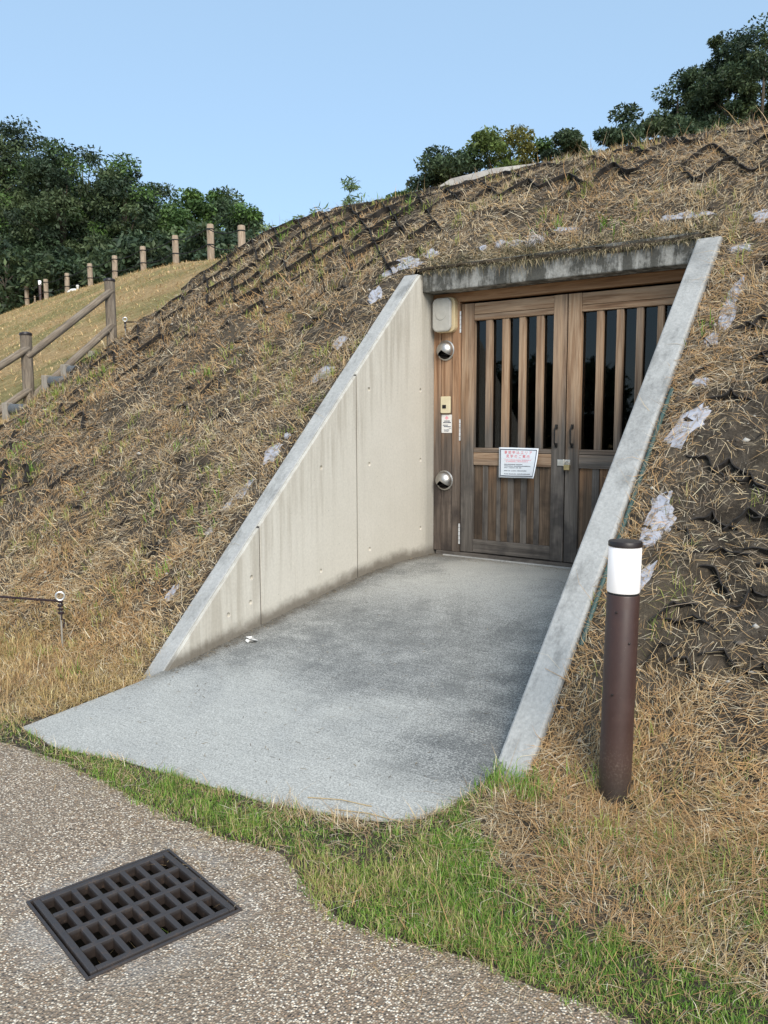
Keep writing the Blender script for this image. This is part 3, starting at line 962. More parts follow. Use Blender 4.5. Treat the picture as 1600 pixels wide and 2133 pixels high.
# ------------------------------------------------------------------ drain grating
dg = thing('drain_grate', 'dark cast iron drain grating set in the pebble path', 'drain grate', (gc.x, gc.y, 0), ga)
h_ = gs - .002; fw = .021
zt, zb_ = .010, -.028
MB().box(-h_, h_, -h_, -h_ + fw, zb_, zt).build('frame_side', M['iron'], dg, .003)
MB().box(-h_, h_, h_ - fw, h_, zb_, zt).build('frame_side', M['iron'], dg, .003)
MB().box(-h_, -h_ + fw, -h_ + fw, h_ - fw, zb_, zt).build('frame_side', M['iron'], dg, .003)
MB().box(h_ - fw, h_, -h_ + fw, h_ - fw, zb_, zt).build('frame_side', M['iron'], dg, .003)
rim = gs + .006
for (a0, a1, b0, b1) in ((-rim - .009, rim + .009, -rim - .009, -rim), (-rim - .009, rim + .009, rim, rim + .009), (-rim - .009, -rim, -rim, rim), (rim, rim + .009, -rim, rim)):
    MB().box(a0, a1, b0, b1, -.02, .0065).build('rim', M['iron'], dg, .001)
inn = h_ - fw
nl, ns = 8, 4           # eight slots along the length, four across
bw, cw = .018, .020
pitch_s = (2 * inn + cw) / ns; pitch_l = (2 * inn + bw) / nl
cross = []
for k in range(1, ns):
    y_ = -inn + k * pitch_s - cw
    MB().box(y_, y_ + cw, -inn, inn, zb_, zt - .001).build('long_bar', M['iron'], dg, .002)
for k in range(ns):
    a = -inn + k * pitch_s; b = a + pitch_s - cw
    for j in range(1, nl):
        x_ = -inn + j * pitch_l - bw
        MB().box(a, b, x_, x_ + bw, zb_, zt - .0015).build('short_bar', M['iron'], dg, .002)
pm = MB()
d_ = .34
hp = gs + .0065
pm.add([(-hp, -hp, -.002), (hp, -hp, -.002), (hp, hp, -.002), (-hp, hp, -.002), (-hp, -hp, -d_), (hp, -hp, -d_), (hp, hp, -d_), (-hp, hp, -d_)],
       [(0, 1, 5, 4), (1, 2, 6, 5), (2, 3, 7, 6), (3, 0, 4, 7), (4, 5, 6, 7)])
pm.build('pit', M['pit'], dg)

# ------------------------------------------------------------------ grass and straw
def in_slab(x, y, m=0.):
    xc = np.clip(x, -3.88, -1.56)
    f_ = slab_front(xc)
    lft = np.where(y < 2.95, -3.88 + (y - 2.2) / .75 * .145, -3.735)
    return (x > lft - m) & (x < -1.585 + m) & (y > f_ - m) & (y < 5.7)
def in_wall(x, y):
    return (y > 2.95) & (y < 5.66) & (((x > -3.885) & (x < -3.70)) | ((x > -1.60) & (x < -1.43)))
def in_corr(x, y):
    return (x > -3.87) & (x < -1.44) & (y > 2.9) & (y < 5.66)
CAMP = np.array(EYE); Rn = np.array(r2); Un = np.array(u2); Fn = np.array(fwd)
def near_view(p, m=.25):
    # only the part of the grounds this place could be seen from here, with a wide margin
    d = p - CAMP; z = d @ Fn
    u = (d @ Rn) / np.maximum(z, .1) * 1725 / 800; w = (d @ Un) / np.maximum(z, .1) * 1725 / 1066
    return (z > .6) & (np.abs(u) < 1 + m) & (np.abs(w) < 1 + m), z

def blades(p, d, up, L, W, lift, bend, side=None):
    """Tapered two-segment blades: p root, d lying direction, up normal; returns verts, tris."""
    n = len(p)
    if side is None:
        side = np.cross(d, up); side /= np.linalg.norm(side, axis=1, keepdims=True) + 1e-9
    tip1 = p + (d * np.cos(lift)[:, None] + up * np.sin(lift)[:, None]) * (L * .55)[:, None]
    l2 = lift + bend
    d = d + side * rng.normal(0, .38, n)[:, None]; d = d / np.linalg.norm(d, axis=1, keepdims=True)
    tip2 = tip1 + (d * np.cos(l2)[:, None] + up * np.sin(l2)[:, None]) * (L * .45)[:, None]
    w = side * (W / 2)[:, None]
    v = np.stack([p - w, p + w, tip1 - w * .8, tip1 + w * .8, tip2], 1).reshape(-1, 3)
    b = (np.arange(n) * 5)[:, None]
    t = np.concatenate([b + np.array([[0, 1, 3]]), b + np.array([[0, 3, 2]]), b + np.array([[2, 3, 4]])], 1).reshape(-1, 3)
    return v, t

def pick(pal, n, jitter=.18):
    pal = np.array(pal); c = pal[rng.integers(0, len(pal), n)]
    return np.clip(c * 1.12 * (1 + jitter * rng.standard_normal((n, 1))), .01, .9)

STRAW = [(.50, .36, .19), (.55, .42, .25), (.42, .285, .135), (.60, .49, .32), (.33, .215, .11), (.49, .32, .155), (.22, .15, .09), (.66, .56, .40)]
RED = [(.42, .25, .11), (.48, .29, .13), (.36, .22, .10)]
GREY = [(.30, .24, .17), (.38, .31, .22), (.22, .17, .12)]
GREEN = [(.145, .275, .034), (.19, .325, .05), (.24, .37, .075), (.10, .205, .032)]
YGREEN = [(.32, .36, .09), (.40, .41, .14), (.27, .33, .075)]

def stuff(name, label, v, t, col, mat):
    me_ = raw_mesh(name, v, tris=t, col=col)
    o_ = mesh_obj(name, me_, mat)
    return tag(o_, label, 'grass', kind='stuff')

def tangent(n, ang):
    ex = np.stack([np.ones(len(n)), np.zeros(len(n)), np.zeros(len(n))], 1)
    t1 = ex - n * np.sum(ex * n, 1, keepdims=True); t1 /= np.linalg.norm(t1, axis=1, keepdims=True)
    t2 = np.cross(n, t1)
    return t1 * np.cos(ang)[:, None] + t2 * np.sin(ang)[:, None]

# straw boundary towards the green verge on the right of the ramp
def verge_line(x):
    return np.interp(x, [-9, -4.4, -3.95, -3.6, -1.75, -1.57, -1.31, -.97, -.66, -.39, .5], [2.05, 2.08, 2.24, 3.0, 3.0, 2.66, 2.40, 2.27, 2.25, 2.23, 2.2])

def scatter_straw(N):
    x = rng.uniform(-9.6, 2.0, N); y = rng.uniform(1.95, 7.3, N)
    z = ground(x, y)
    p = np.stack([x, y, z], 1)
    ok, dep = near_view(p)
    slope = smooth(2.75, 3.15, y)
    cl = fbm(x * 2.3, y * 2.3, 71, 4)
    cl2 = fbm(x * 7, y * 7, 91, 3)
    dens = smooth(.34, .60, cl) * .55 + .45
    dens *= .55 + .75 * smooth(.35, .6, cl2)
    # bare dark soil on the right-hand slope, thick mat at its foot
    bare = smooth(-1.45, -1.15, x) * smooth(3.35, 3.55, y) * smooth(4.9, 4.3, y)
    dens *= 1 - .70 * bare
    foot = smooth(3.5, 3.0, y) * smooth(-1.8, -1.4, x)
    dens = dens * (1 + .5 * foot)
    hug = np.exp(-np.abs(x + 1.40) / .08) * (y > 2.9)
    dens += .55 * hug
    lf = smooth(-3.8, -4.2, x) * smooth(3.7, 3.1, y)
    dens = dens * (1 + .4 * lf)
    dens *= np.clip(4.4 / np.maximum(dep, 1), .28, 1.25)
    under = np.exp(-((y - slab_front(np.clip(x, -3.88, -1.56)) + .04) / .06) ** 2) * smooth(-2.6, -2.1, x) * smooth(-1.3, -1.5, x)
    dens *= np.where(y < verge_line(x), .20 + 1.2 * under, 1)
    ok &= (rng.random(N) < dens * .47) & ~in_slab(x, y, .0) & ~in_wall(x, y) & ~in_corr(x, y) & (y > path_edge(x) + .0)
    return p[ok], dep[ok]

p, dep = scatter_straw(1150000)
n = len(p)
nn = ground_n(p[:, 0], p[:, 1])
ang = 9 * fbm(p[:, 0] * 1.6, p[:, 1] * 1.6, 61, 3) + rng.normal(0, .75, n) + math.pi * rng.integers(0, 2, n)
d = tangent(nn, ang)
long_ = rng.random(n)
L = np.where(long_ < .035, rng.uniform(.14, .28, n), rng.uniform(.025, .10, n))
W = rng.uniform(.0013, .0032, n) * np.clip(dep / 4, .8, 1.9)
lift = np.where(rng.random(n) < .8, np.abs(rng.normal(.12, .16, n)), rng.uniform(.3, 1.2, n))
bend = -rng.uniform(0, .5, n)
col = pick(STRAW, n)
zone = fbm(p[:, 0] * 1.3, p[:, 1] * 1.3, 55, 3)
red = (rng.random(n) < smooth(.46, .66, zone) * .55)
col[red] = pick(RED, red.sum())
up_ = smooth(3.2, 4.0, p[:, 1])
gry = (rng.random(n) < .34 * up_)
col[gry] = pick(GREY, gry.sum())
v, t = blades(p + nn * rng.uniform(0, .018, n)[:, None], d, nn, L, W, lift, bend)
stuff('straw', 'cut dry grass stalks strewn over the mound slope', v, t, np.repeat(col, 5, 0), M['straw'])

# standing stubble and tufts, yellow to green
def tufts(N, fn, per, spread, Lr, Wr, pal, name, label, lift0=1.05, wide=.45):
    x, y = fn(N)
    z = ground(x, y); p = np.stack([x, y, z], 1)
    ok, dep = near_view(p)
    ok &= ~in_slab(x, y, .01) & ~in_wall(x, y) & ~in_corr(x, y) & (y > path_edge(x) + .005)
    p = p[ok]; dep = dep[ok]; m = len(p)
    tcol = pick(pal, m, .12)
    p = np.repeat(p, per, 0); dep = np.repeat(dep, per); tcol = np.repeat(tcol, per, 0)
    n = len(p)
    p[:, :2] += rng.normal(0, spread, (n, 2)); p[:, 2] = ground(p[:, 0], p[:, 1]) - .004
    k = ~in_slab(p[:, 0], p[:, 1]) & ~in_wall(p[:, 0], p[:, 1])
    p = p[k]; dep = dep[k]; tcol = tcol[k]; n = len(p)
    upn = np.tile(np.array([[0, 0, 1.]]), (n, 1)) * .8 + ground_n(p[:, 0], p[:, 1]) * .2
    d = tangent(np.tile(np.array([[0, 0, 1.]]), (n, 1)), rng.uniform(0, 2 * math.pi, n))
    L = rng.uniform(*Lr, n); W = rng.uniform(*Wr, n) * np.clip(dep / 4, .8, 1.8)
    lift = np.clip(rng.normal(lift0, wide, n), .15, 1.5)
    v, t = blades(p, d, upn, L, W, lift, -rng.uniform(.1, .8, n))
    c = np.clip(tcol * (1 + .15 * rng.standard_normal((n, 1))), .01, .9)
    return stuff(name, label, v, t, np.repeat(c, 5, 0), M['blade'])

def f_slope(N):
    x = rng.uniform(-9.5, 1.5, N); y = rng.uniform(2.7, 7.2, N)
    k = (fbm(x * 1.9, y * 1.9, 131, 3) + .25 * rng.random(N)) > .62
    return x[k], y[k]
tufts(5200, f_slope, 12, .022, (.04, .11), (.0022, .004), YGREEN + STRAW[:3], 'stubble', 'pale standing stubble growing through the mown slope')
def f_green(N):
    x = rng.uniform(-9, 1.2, N); y = rng.uniform(2.7, 6.8, N)
    k = (fbm(x * 1.1, y * 1.1, 151, 3)) > .50
    return x[k], y[k]
tufts(330, f_green, 22, .035, (.05, .15), (.003, .005), GREEN[:3] + YGREEN[:1], 'weeds', 'small green weed tufts dotted over the mound', .9)

# green verge between path and ramp and on to the right
def lawn(N):
    x = rng.uniform(-5.4, 1.3, N); y = rng.uniform(1.76, 3.1, N)
    vl = verge_line(x); pe = path_edge(x)
    over = (fbm(x * 9, y * 9, 171, 3) - .5) * .24
    f_ = slab_front(np.clip(x, -3.88, -1.56))
    onx = (x > -3.9) & (x < -1.56)
    top = np.where(onx, f_ - .0, vl + over + .03)
    k = (y > pe - .015 - np.abs(over) * .45) & (y < top)
    thin = smooth(-3.15, -3.75, x) * .75 + .55 * smooth(-1.0, -.6, x) * smooth(2.15, 1.95, y)
    patch = fbm(x * 3.5, y * 3.5, 181, 3)
    dens = (1 - thin) * (.35 + .65 * smooth(.33, .52, patch)) * (.22 + .78 * smooth(-.03, .06, y - pe))
    dens = dens * (1 - .7 * np.exp(-((y - f_ + .04) / .05) ** 2) * smooth(-2.6, -2.1, x) * smooth(-1.3, -1.5, x))
    k &= rng.random(N) < dens
    # right side of the foot of the wall: sparse green among straw
    x2 = rng.uniform(-1.55, 1.3, N // 5); y2 = rng.uniform(2.2, 3.2, N // 5)
    k2 = (rng.random(N // 5) < .42 * smooth(.42, .6, fbm(x2 * 3, y2 * 3, 191, 3))) & (y2 > verge_line(x2))
    return np.concatenate([x[k], x2[k2]]), np.concatenate([y[k], y2[k2]])
x, y = lawn(330000)
z = ground(x, y)
p = np.stack([x, y, np.maximum(z - .003, -.001)], 1)
ok, dep = near_view(p)
k = ok & ~in_slab(x, y, -.005) & ~in_wall(x, y)
p = p[k]; dep = dep[k]; n = len(p)
d = tangent(np.tile(np.array([[0, 0, 1.]]), (n, 1)), rng.uniform(0, 2 * math.pi, n))
nz = fbm(p[:, 0] * 2.4, p[:, 1] * 2.4, 201, 3)
col = pick(GREEN, n, .2)
yl = rng.random(n) < (.24 + .5 * smooth(.5, .7, nz) + .25 * smooth(.16, .03, p[:, 1] - path_edge(p[:, 0])))
col[yl] = pick(YGREEN + STRAW[:2], yl.sum())
hgt = rng.uniform(.016, .046, n) * (.75 + .6 * smooth(.35, .6, fbm(p[:, 0] * 5, p[:, 1] * 5, 211, 2)))
v, t = blades(p, d, np.tile(np.array([[0, 0, 1.]]), (n, 1)), hgt, rng.uniform(.0018, .0034, n), np.clip(rng.normal(1.0, .35, n), .15, 1.5), -rng.uniform(.1, .9, n))
stuff('lawn_grass', 'short green grass along the edge of the pebble path', v, t, np.repeat(col, 5, 0), M['blade'])

def f_foot(N):
    return rng.normal(-1.49, .09, N), rng.normal(2.88, .05, N)
tufts(55, f_foot, 10, .03, (.05, .12), (.0025, .005), GREEN[:3], 'weeds', 'green weeds at the low end of the right wall', 1.0, .4)

# golden standing dry grass at the foot of the mound left of the ramp
def f_gold(N):
    x = rng.uniform(-7.0, -3.72, N); y = rng.uniform(2.12, 3.35, N)
    k = rng.random(N) < smooth(3.35, 2.9, y) * smooth(2.1, 2.3, y) * (.3 + .7 * smooth(.35, .55, fbm(x * 2, y * 2, 221, 3)))
    return x[k], y[k]
tufts(4600, f_gold, 9, .03, (.03, .09), (.0022, .004), [(.56, .42, .20), (.60, .47, .25), (.50, .36, .16), (.44, .33, .13)], 'dry_grass', 'golden dry grass left standing at the foot of the mound', .75, .4)
def f_gold2(N):
    x = rng.uniform(-1.5, .8, N); y = rng.uniform(2.3, 3.3, N)
    k = (rng.random(N) < smooth(3.3, 2.9, y)) & (y > verge_line(x) + .02) & (fbm(x * 3, y * 3, 231, 3) > .42)
    return x[k], y[k]
tufts(1900, f_gold2, 8, .025, (.04, .10), (.002, .0034), [(.52, .42, .22), (.46, .36, .17), (.36, .34, .13), (.30, .31, .11)], 'dry_grass', 'straw coloured grass around the foot of the bollard lamp', .6, .4)

# fuzzy turf on the far hill
N = 60000
x = rng.uniform(-40, -8.3, N); y = rng.uniform(2, 24, N)
t_ = .29 * x + .957 * y
p = np.stack([x, y, hill(x, y) - .01], 1); ok, dep = near_view(p, .1)
k = ok & (t_ < 10.5) & (p[:, 2] > .3); p = p[k]; dep = dep[k]; n = len(p)
col = pick([(.66, .45, .22), (.58, .38, .18), (.60, .43, .20), (.46, .40, .17), (.70, .50, .27)], n)  # blade tones carry the painted sun warmth of the hill as well
d = tangent(np.tile(np.array([[0, 0, 1.]]), (n, 1)), rng.uniform(0, 2 * math.pi, n))
v, t = blades(p, d, np.tile(np.array([[0, 0, 1.]]), (n, 1)), rng.uniform(.05, .14, n), rng.uniform(.008, .02, n), rng.uniform(.2, 1.0, n), -rng.uniform(.1, .8, n))
stuff('hill_grass', 'short tufts of cut grass on the far hill', v, t, np.repeat(col, 5, 0), M['blade'])

# loose clods and small stones
N = 16000
x = rng.uniform(-9, 1.4, N); y = rng.uniform(2.75, 7.0, N); p = np.stack([x, y, ground(x, y)], 1)
ok, dep = near_view(p)
ok &= ~in_slab(x, y) & ~in_wall(x, y) & ~in_corr(x, y) & (rng.random(N) < np.clip(4.5 / np.maximum(dep, 1), .2, 1.)) & (fbm(x * 2, y * 2, 411, 3) > .40)
p = p[ok]; n = len(p)
ov = np.array([(1, 0, 0), (-1, 0, 0), (0, 1, 0), (0, -1, 0), (0, 0, 1), (0, 0, -1)], float)
of = np.array([(0, 2, 4), (2, 1, 4), (1, 3, 4), (3, 0, 4), (2, 0, 5), (1, 2, 5), (3, 1, 5), (0, 3, 5)])
sz = (rng.random(n) ** 3 * .016 + .004)[:, None, None]
vv_ = ov[None] * sz * rng.uniform(.6, 1.3, (n, 6, 1)) * np.array([1.2, 1., .7]) + rng.normal(0, .15, (n, 6, 3)) * sz
v = (vv_ + p[:, None, :] + np.array([0, 0, .002])).reshape(-1, 3)
t = (of[None] + (np.arange(n) * 6)[:, None, None]).reshape(-1, 3)
col = pick([(.045, .036, .028), (.07, .056, .043), (.10, .082, .062), (.15, .125, .10), (.05, .04, .03), (.42, .40, .36)], n, .2)
me = raw_mesh('soil_clods', v, tris=t, col=np.repeat(col, 6, 0))
tag(mesh_obj('soil_clods', me, M['straw']), 'loose soil clods and small stones on the mound slope', 'soil', kind='stuff')

# soil lip and roots hanging over the lintel
nx_ = 130
vv = []; ff = []
for i in range(nx_):
    x = -3.74 + (2.20) * i / (nx_ - 1)
    drop = .006 + .045 * float(fbm(np.array(x * 3.1), np.array(.3), 61, 4)) ** 1.4 + .025 * float(vnoise(np.array(x * 11), np.array(.7), 5))
    drop *= .5 + .9 * float(smooth(-3.6, -2.6, np.array(x)))
    zt_ = float(ground(np.array(x), np.array(5.74))) - .028
    j1 = .02 * float(vnoise(np.array(x * 14), np.array(4.), 9))
    for (yy, zz) in ((5.78, zt_ + .005), (5.70, zt_ - .03), (5.655 - j1, zt_ - .06 + j1), (5.638 - j1, 2.765 - drop * .4), (5.646, 2.765 - drop)):
        vv.append((x, yy, zz))
for i in range(nx_ - 1):
    for k in range(4):
        ff.append((i * 5 + k, (i + 1) * 5 + k, (i + 1) * 5 + k + 1, i * 5 + k + 1))
me = raw_mesh('soil_lip', vv, ff, smooth_=True)
tag(mesh_obj('soil_lip', me, M['soil']), 'dark mossy soil sagging over the lintel edge', 'soil', kind='stuff')
N = 5200
x = rng.uniform(-3.72, -1.5, N); y = rng.uniform(5.63, 5.80, N)
z = 2.705 + (y - 5.63) * .95 + rng.uniform(0, .02, N)
p = np.stack([x, y, z], 1)
d = np.stack([rng.normal(0, .6, N), -np.abs(rng.normal(.6, .4, N)), rng.normal(-.5, .5, N)], 1); d /= np.linalg.norm(d, axis=1, keepdims=True)
upn = np.tile(np.array([[0, -.5, .85]]), (N, 1))
clump = np.exp(-((x + 2.86) / .12) ** 2)
L = rng.uniform(.03, .09, N) * (1 + 1.2 * clump)
v, t = blades(p, d, upn, L, rng.uniform(.002, .004, N), rng.uniform(-.4, .5, N), -rng.uniform(.2, 1.2, N))
col = pick([(.05, .045, .03), (.09, .08, .04), (.20, .16, .09), (.42, .33, .19), (.50, .42, .27), (.09, .09, .04)], N)
stuff('moss', 'dark moss and dry roots hanging over the lintel', v, t, np.repeat(col, 5, 0), M['straw'])

# ------------------------------------------------------------------ geotextile showing through the soil
def fabric(label, spots):
    root = thing('geotextile', label, 'fabric', (0, 0, 0))
    for i, (x, y, rx, ry) in enumerate(spots):
        m = 30; vs_ = []; rings = 6; rx *= .85; ry *= .85
        s = rng.uniform(0, 100)
        rt = rng.uniform(-.35, .35)
        for r_ in range(rings + 1):
            for k in range(m):
                a = 2 * math.pi * k / m
                q_ = .62 + .75 * float(vnoise(np.array(s + 1.9 * math.cos(a) + 3), np.array(s + 1.9 * math.sin(a)), 3))
                q_ *= 1 + .35 * (float(vnoise(np.array(s + k * 1.3), np.array(s), 8)) - .5) + (.25 * (rng.random() - .5) if r_ == rings else 0)
                u = rx * q_ * r_ / rings * math.cos(a); w = ry * q_ * r_ / rings * math.sin(a)
                px, py = x + u * math.cos(rt) - w * math.sin(rt), y + (u * math.sin(rt) + w * math.cos(rt)) * .72
                off = (.008 if r_ < rings else -.006) + .002 * (float(vnoise(np.array(px * 40), np.array(py * 40), 77)) - .5)
                gz = float(mound0(np.array(px), np.array(py))) * .65 + float(ground(np.array(px), np.array(py))) * .35 - .003
                vs_.append((px, py - off * .7, gz + off * .7))
        fs = [(r_ * m + k, r_ * m + (k + 1) % m, (r_ + 1) * m + (k + 1) % m, (r_ + 1) * m + k) for r_ in range(rings) for k in range(m)]
        o_ = MB().add(vs_, fs).build('fabric_patch', M['fabric'], root, 0, True)
    return root
fabric('white fabric showing in patches on the slope behind the bollard lamp',
       [(-1.73, 5.851, .25, .05), (-1.297, 5.538, .087, .05), (-1.248, 5.784, .061, .084), (-1.25, 5.215, .06, .182), (-1.251, 5.074, .048, .152), (-1.292, 4.928, .048, .064), (-1.278, 4.687, .051, .039),
        (-1.278, 4.412, .091, .235), (-1.263, 4.016, .095, .16), (-1.267, 3.897, .066, .085), (-1.235, 3.747, .03, .096)])
fabric('white fabric scraps showing on the slope beside the cream wall',
       [(-3.963, 5.791, .185, .08), (-4.084, 5.715, .081, .095), (-4.077, 5.511, .08, .12), (-4.115, 5.083, .06, .09), (-4.079, 4.823, .09, .12), (-4.048, 4.232, .08, .12), (-4.019, 4.366, .03, .03),
        (-4.069, 3.99, .05, .12), (-4.127, 3.863, .035, .11), (-4.147, 3.727, .06, .05), (-4.093, 3.536, .075, .054), (-4.102, 3.366, .05, .086)])
fabric('white fabric strips showing in the soil above the lintel',
       [(-3.779, 5.849, .10, .06), (-3.463, 5.83, .11, .035), (-3.265, 5.83, .05, .05), (-3.139, 5.85, .055, .06), (-3.02, 5.84, .067, .06), (-2.622, 5.90, .12, .04)])
N = 160
p = np.stack([rng.normal(-2.78, .02, N), rng.normal(5.80, .015, N), np.zeros(N)], 1); p[:, 2] = ground(p[:, 0], p[:, 1]) + .02
d = np.stack([rng.normal(-.6, .5, N), -np.abs(rng.normal(.7, .3, N)), rng.normal(-.1, .35, N)], 1); d /= np.linalg.norm(d, axis=1, keepdims=True)
v, t = blades(p, d, np.tile(np.array([[0, -.6, .8]]), (N, 1)), rng.uniform(.06, .14, N), rng.uniform(.002, .004, N), rng.uniform(0, .5, N), -rng.uniform(.3, 1.3, N))
me = raw_mesh('frayed_fabric', v, tris=t, col=np.repeat(pick([(.62, .58, .56), (.7, .66, .64), (.5, .46, .44)], N, .1), 5, 0))
tag(mesh_obj('frayed_fabric', me, M['straw']), 'frayed white fibre tuft lying above the lintel', 'fabric')

# green plastic edging along the outside of the right wall
pts = [(-1.418, y, wall_top(y) - .030 + .004 * math.sin(y * 9)) for y in np.linspace(3.45, 4.65, 16)]
tag(MB().tube(pts, .011, 8).build('green_edging', M['green_pl'], None, 0, True), 'dark green plastic edging along the right wall', 'edging')

# ------------------------------------------------------------------ black geocell webbing poking out of the slope
gcell = thing('geocell_mat', 'black plastic honeycomb webbing poking out of the slope', 'erosion mat', (0, 0, 0))
count = 0
def cell_run(us, vs_y, prot):
    """one continuous exposed run of a cell wall: lower edge buried, upper edge proud of the soil"""
    pts = np.stack([us, vs_y], 1)
    nrm = ground_n(pts[:, 0], pts[:, 1]); z = mound0(pts[:, 0], pts[:, 1]) * .5 + ground(pts[:, 0], pts[:, 1]) * .5
    base = np.stack([pts[:, 0], pts[:, 1], z], 1)
    lo = base - nrm * .05; hi = base + nrm * prot[:, None]
    tg = np.gradient(base, axis=0); tg /= np.linalg.norm(tg, axis=1, keepdims=True) + 1e-9
    th = np.cross(tg, nrm) * .0035
    m = MB(); k = len(pts); vv_ = []
    for i in range(k): vv_ += [lo[i] - th[i], hi[i] - th[i], hi[i] + th[i], lo[i] + th[i]]
    ff_ = [(4 * i + a, 4 * i + 4 + a, 4 * i + 4 + a + 1, 4 * i + a + 1) for i in range(k - 1) for a in range(3)] + [(3, 2, 1, 0), (4 * k - 4, 4 * k - 3, 4 * k - 2, 4 * k - 1)]
    m.add(vv_, ff_).build('cell_wall', M['cellp'], gcell)
ROW = .15
bpy.context.view_layer.update()
CELL = .36
for j in range(0, 30):
    yb = 2.95 + j * ROW
    u = np.arange(-8.7, .7, .025)
    ph = u / CELL * 2 * math.pi + 1.2 * fbm(u * .6, u * 0 + 5, 303, 2)
    w = yb + np.sin(ph) * np.abs(np.sin(ph)) ** .3 * ROW * .46 * (1 if j % 2 else -1) + .075 * (fbm(u * 2.2, u * 0 + j, 301, 3) - .5)
    e = (fbm(u * 2.3, u * 0 + j * 1.37, 311, 3) - .5) * .23
    crest = smooth(5.0, 5.9, w) * smooth(-2.9, -4.4, u)
    crest_r = smooth(5.95, 6.3, w) * smooth(.4, -.2, u) + .6 * smooth(5.4, 5.7, w) * smooth(-1.3, -1.1, u)
    rgt_ = smooth(-1.35, -1.15, u) * smooth(4.9, 4.4, w) * smooth(3.2, 3.4, w)
    lft_ = smooth(-5.6, -6.6, u)
    e = e + .070 * crest + .074 * crest_r + .0 * rgt_ + .046 * lft_ * smooth(6.2, 5.4, w) - .042
    e = np.where(smooth(3.45, 3.2, w) > .5, -1, e)
    e = np.where((u > -4.0) & (u < -1.36) & (w < 5.85), -1, e)
    e = np.minimum(e, .050)
    run = []
    for i in range(len(u) + 1):
        if i < len(u) and e[i] > 0.003 and len(run) < 60: run.append(i)
        else:
            if len(run) >= 4 and count < 225:
                ii = np.array(run)
                tap = np.minimum(1, np.minimum(np.arange(len(ii)) + .3, len(ii) - .7 - np.arange(len(ii))) / 1.5)
                cell_run(u[ii], w[ii], e[ii] * np.clip(tap, .15, 1)); count += 1
            run = []

for i, (px_, py_) in enumerate(PITS):
    # a cell mouth: two crooked walls meeting above a hollow, mostly buried at their ends
    wd = rng.uniform(.07, .13); k_ = 15
    a = np.linspace(-1, 1, k_)
    sk = rng.uniform(-.5, .5); sh = rng.uniform(.5, 1.1)
    xx = px_ + wd * a
    yy = py_ + .012 - .055 * np.abs(a - sk * .4) ** sh + .010 * (vnoise(a * 3 + i * 7.1, a * 0 + i, 8) - .5) + .03 * rng.normal() * a
    pr = .004 + rng.uniform(.014, .026) * np.clip(1 - np.abs(a - sk * .5) * rng.uniform(.9, 1.3), -.4, 1) + .012 * (vnoise(a * 4 + i * 3.3, a * 0 + 2, 5) - .5)
    cell_run(xx, yy, pr)

# ------------------------------------------------------------------ rope pins
def rope_pin(label, x, y, zfun, h, group):
    z = zfun(x, y)
    pnt = thing('rope_pin', label, 'ground pin', (x, y, z), 0, group)
    MB().tube([(0, 0, -.15), (0, 0, h - .045)], .006, 8).build('shaft', M['galv'], pnt, 0, True)
    MB().torus((0, 0, h - .02), .026, .007, Matrix.Rotation(YAW + R(15), 3, 'Z') @ Matrix.Rotation(R(90), 3, 'X')).build('eye', M['galv'], pnt, 0, True)
    kn = MB()
    for zz, rr in ((h - .055, .016), (h - .078, .017), (h - .105, .015), (h - .128, .018)):
        kn.torus((0, 0, zz), rr - .006, .009, Matrix.Rotation(rng.uniform(-.4, .4), 3, 'X'), 12, 6)
    kn.tube([(0.008, 0, h - .13), (.03, -.015, h - .165), (.05, -.01, h - .16), (.055, -.02, h - .21)], .005, 6)
    kn.build('knot', M['rope'], pnt, 0, True)
    return Vector((x, y, z + h - .052))
gz = lambda x, y: float(mound0(np.array(x), np.array(y)))
hz = lambda x, y: float(hill(np.array(x), np.array(y)))
k1 = rope_pin('steel eye pin with knotted rope in dry grass left of the ramp', -4.724, 2.983, gz, .335, 'steel rope pins')
tag(MB().tube([k1, k1 + Vector((-.45, -.33, .045)), k1 + Vector((-1.2, -.88, .19)), k1 + Vector((-2.2, -1.6, .42))], .0075, 8).build('rope', M['rope'], None, 0, True), 'dark rope running left from the eye pin near the ramp', 'rope')
k2 = rope_pin('distant steel eye pin on the slope beside the log fence', -9.45, 7.12, lambda x, y: 2.60, .33, 'steel rope pins')
tag(MB().tube([k2, k2 + Vector((.35, .28, -.005)), k2 + Vector((1.2, .95, .06))], .009, 8).build('rope', M['rope2'], None, 0, True), 'short dark rope from the distant pin to the mound edge', 'rope')

# ------------------------------------------------------------------ log fence on the stair
fe = thing('log_fence', 'weathered round log fence climbing beside the stair', 'fence', (-9.25, 5.55, 1.7))
posts = [(-9.27, 5.57, 1.5, 2.57), (-9.22, 6.73, 2.2, 3.335), (-9.32, 4.40, .9, 1.92)]
for (x, y, z0, z1) in posts:
    m = MB().tube([(0, 0, 0), (.004, 0, .4), (-.003, .003, (z1 - z0))], .066, 16)
    o = m.build('post', M['log'], fe, 0, True); o.location = (x + 9.25, y - 5.55, z0 - 1.7)
    cp = MB().lathe([(.072, 0), (.074, .012), (.066, .030), (.03, .040), (0, .042)], 18).build('post_cap', M['cap'], o, 0, True)
    cp.location = (-.003, .003, z1 - z0)
def rail(a, b):
    a = Vector(a); b = Vector(b); d = b - a
    m = MB().tube([(0, 0, 0), (.004, 0, d.length * .5), (0, 0, d.length)], [.043, .046, .042], 12)
    o = m.build('rail', M['log'], fe, 0, True)
    o.rotation_euler = d.to_track_quat('Z', 'Y').to_euler(); o.location = a - Vector((-9.25, 5.55, 1.7))
rail((-9.24, 5.55, 2.31), (-9.19, 6.74, 3.22)); rail((-9.24, 5.55, 1.80), (-9.19, 6.74, 2.79))
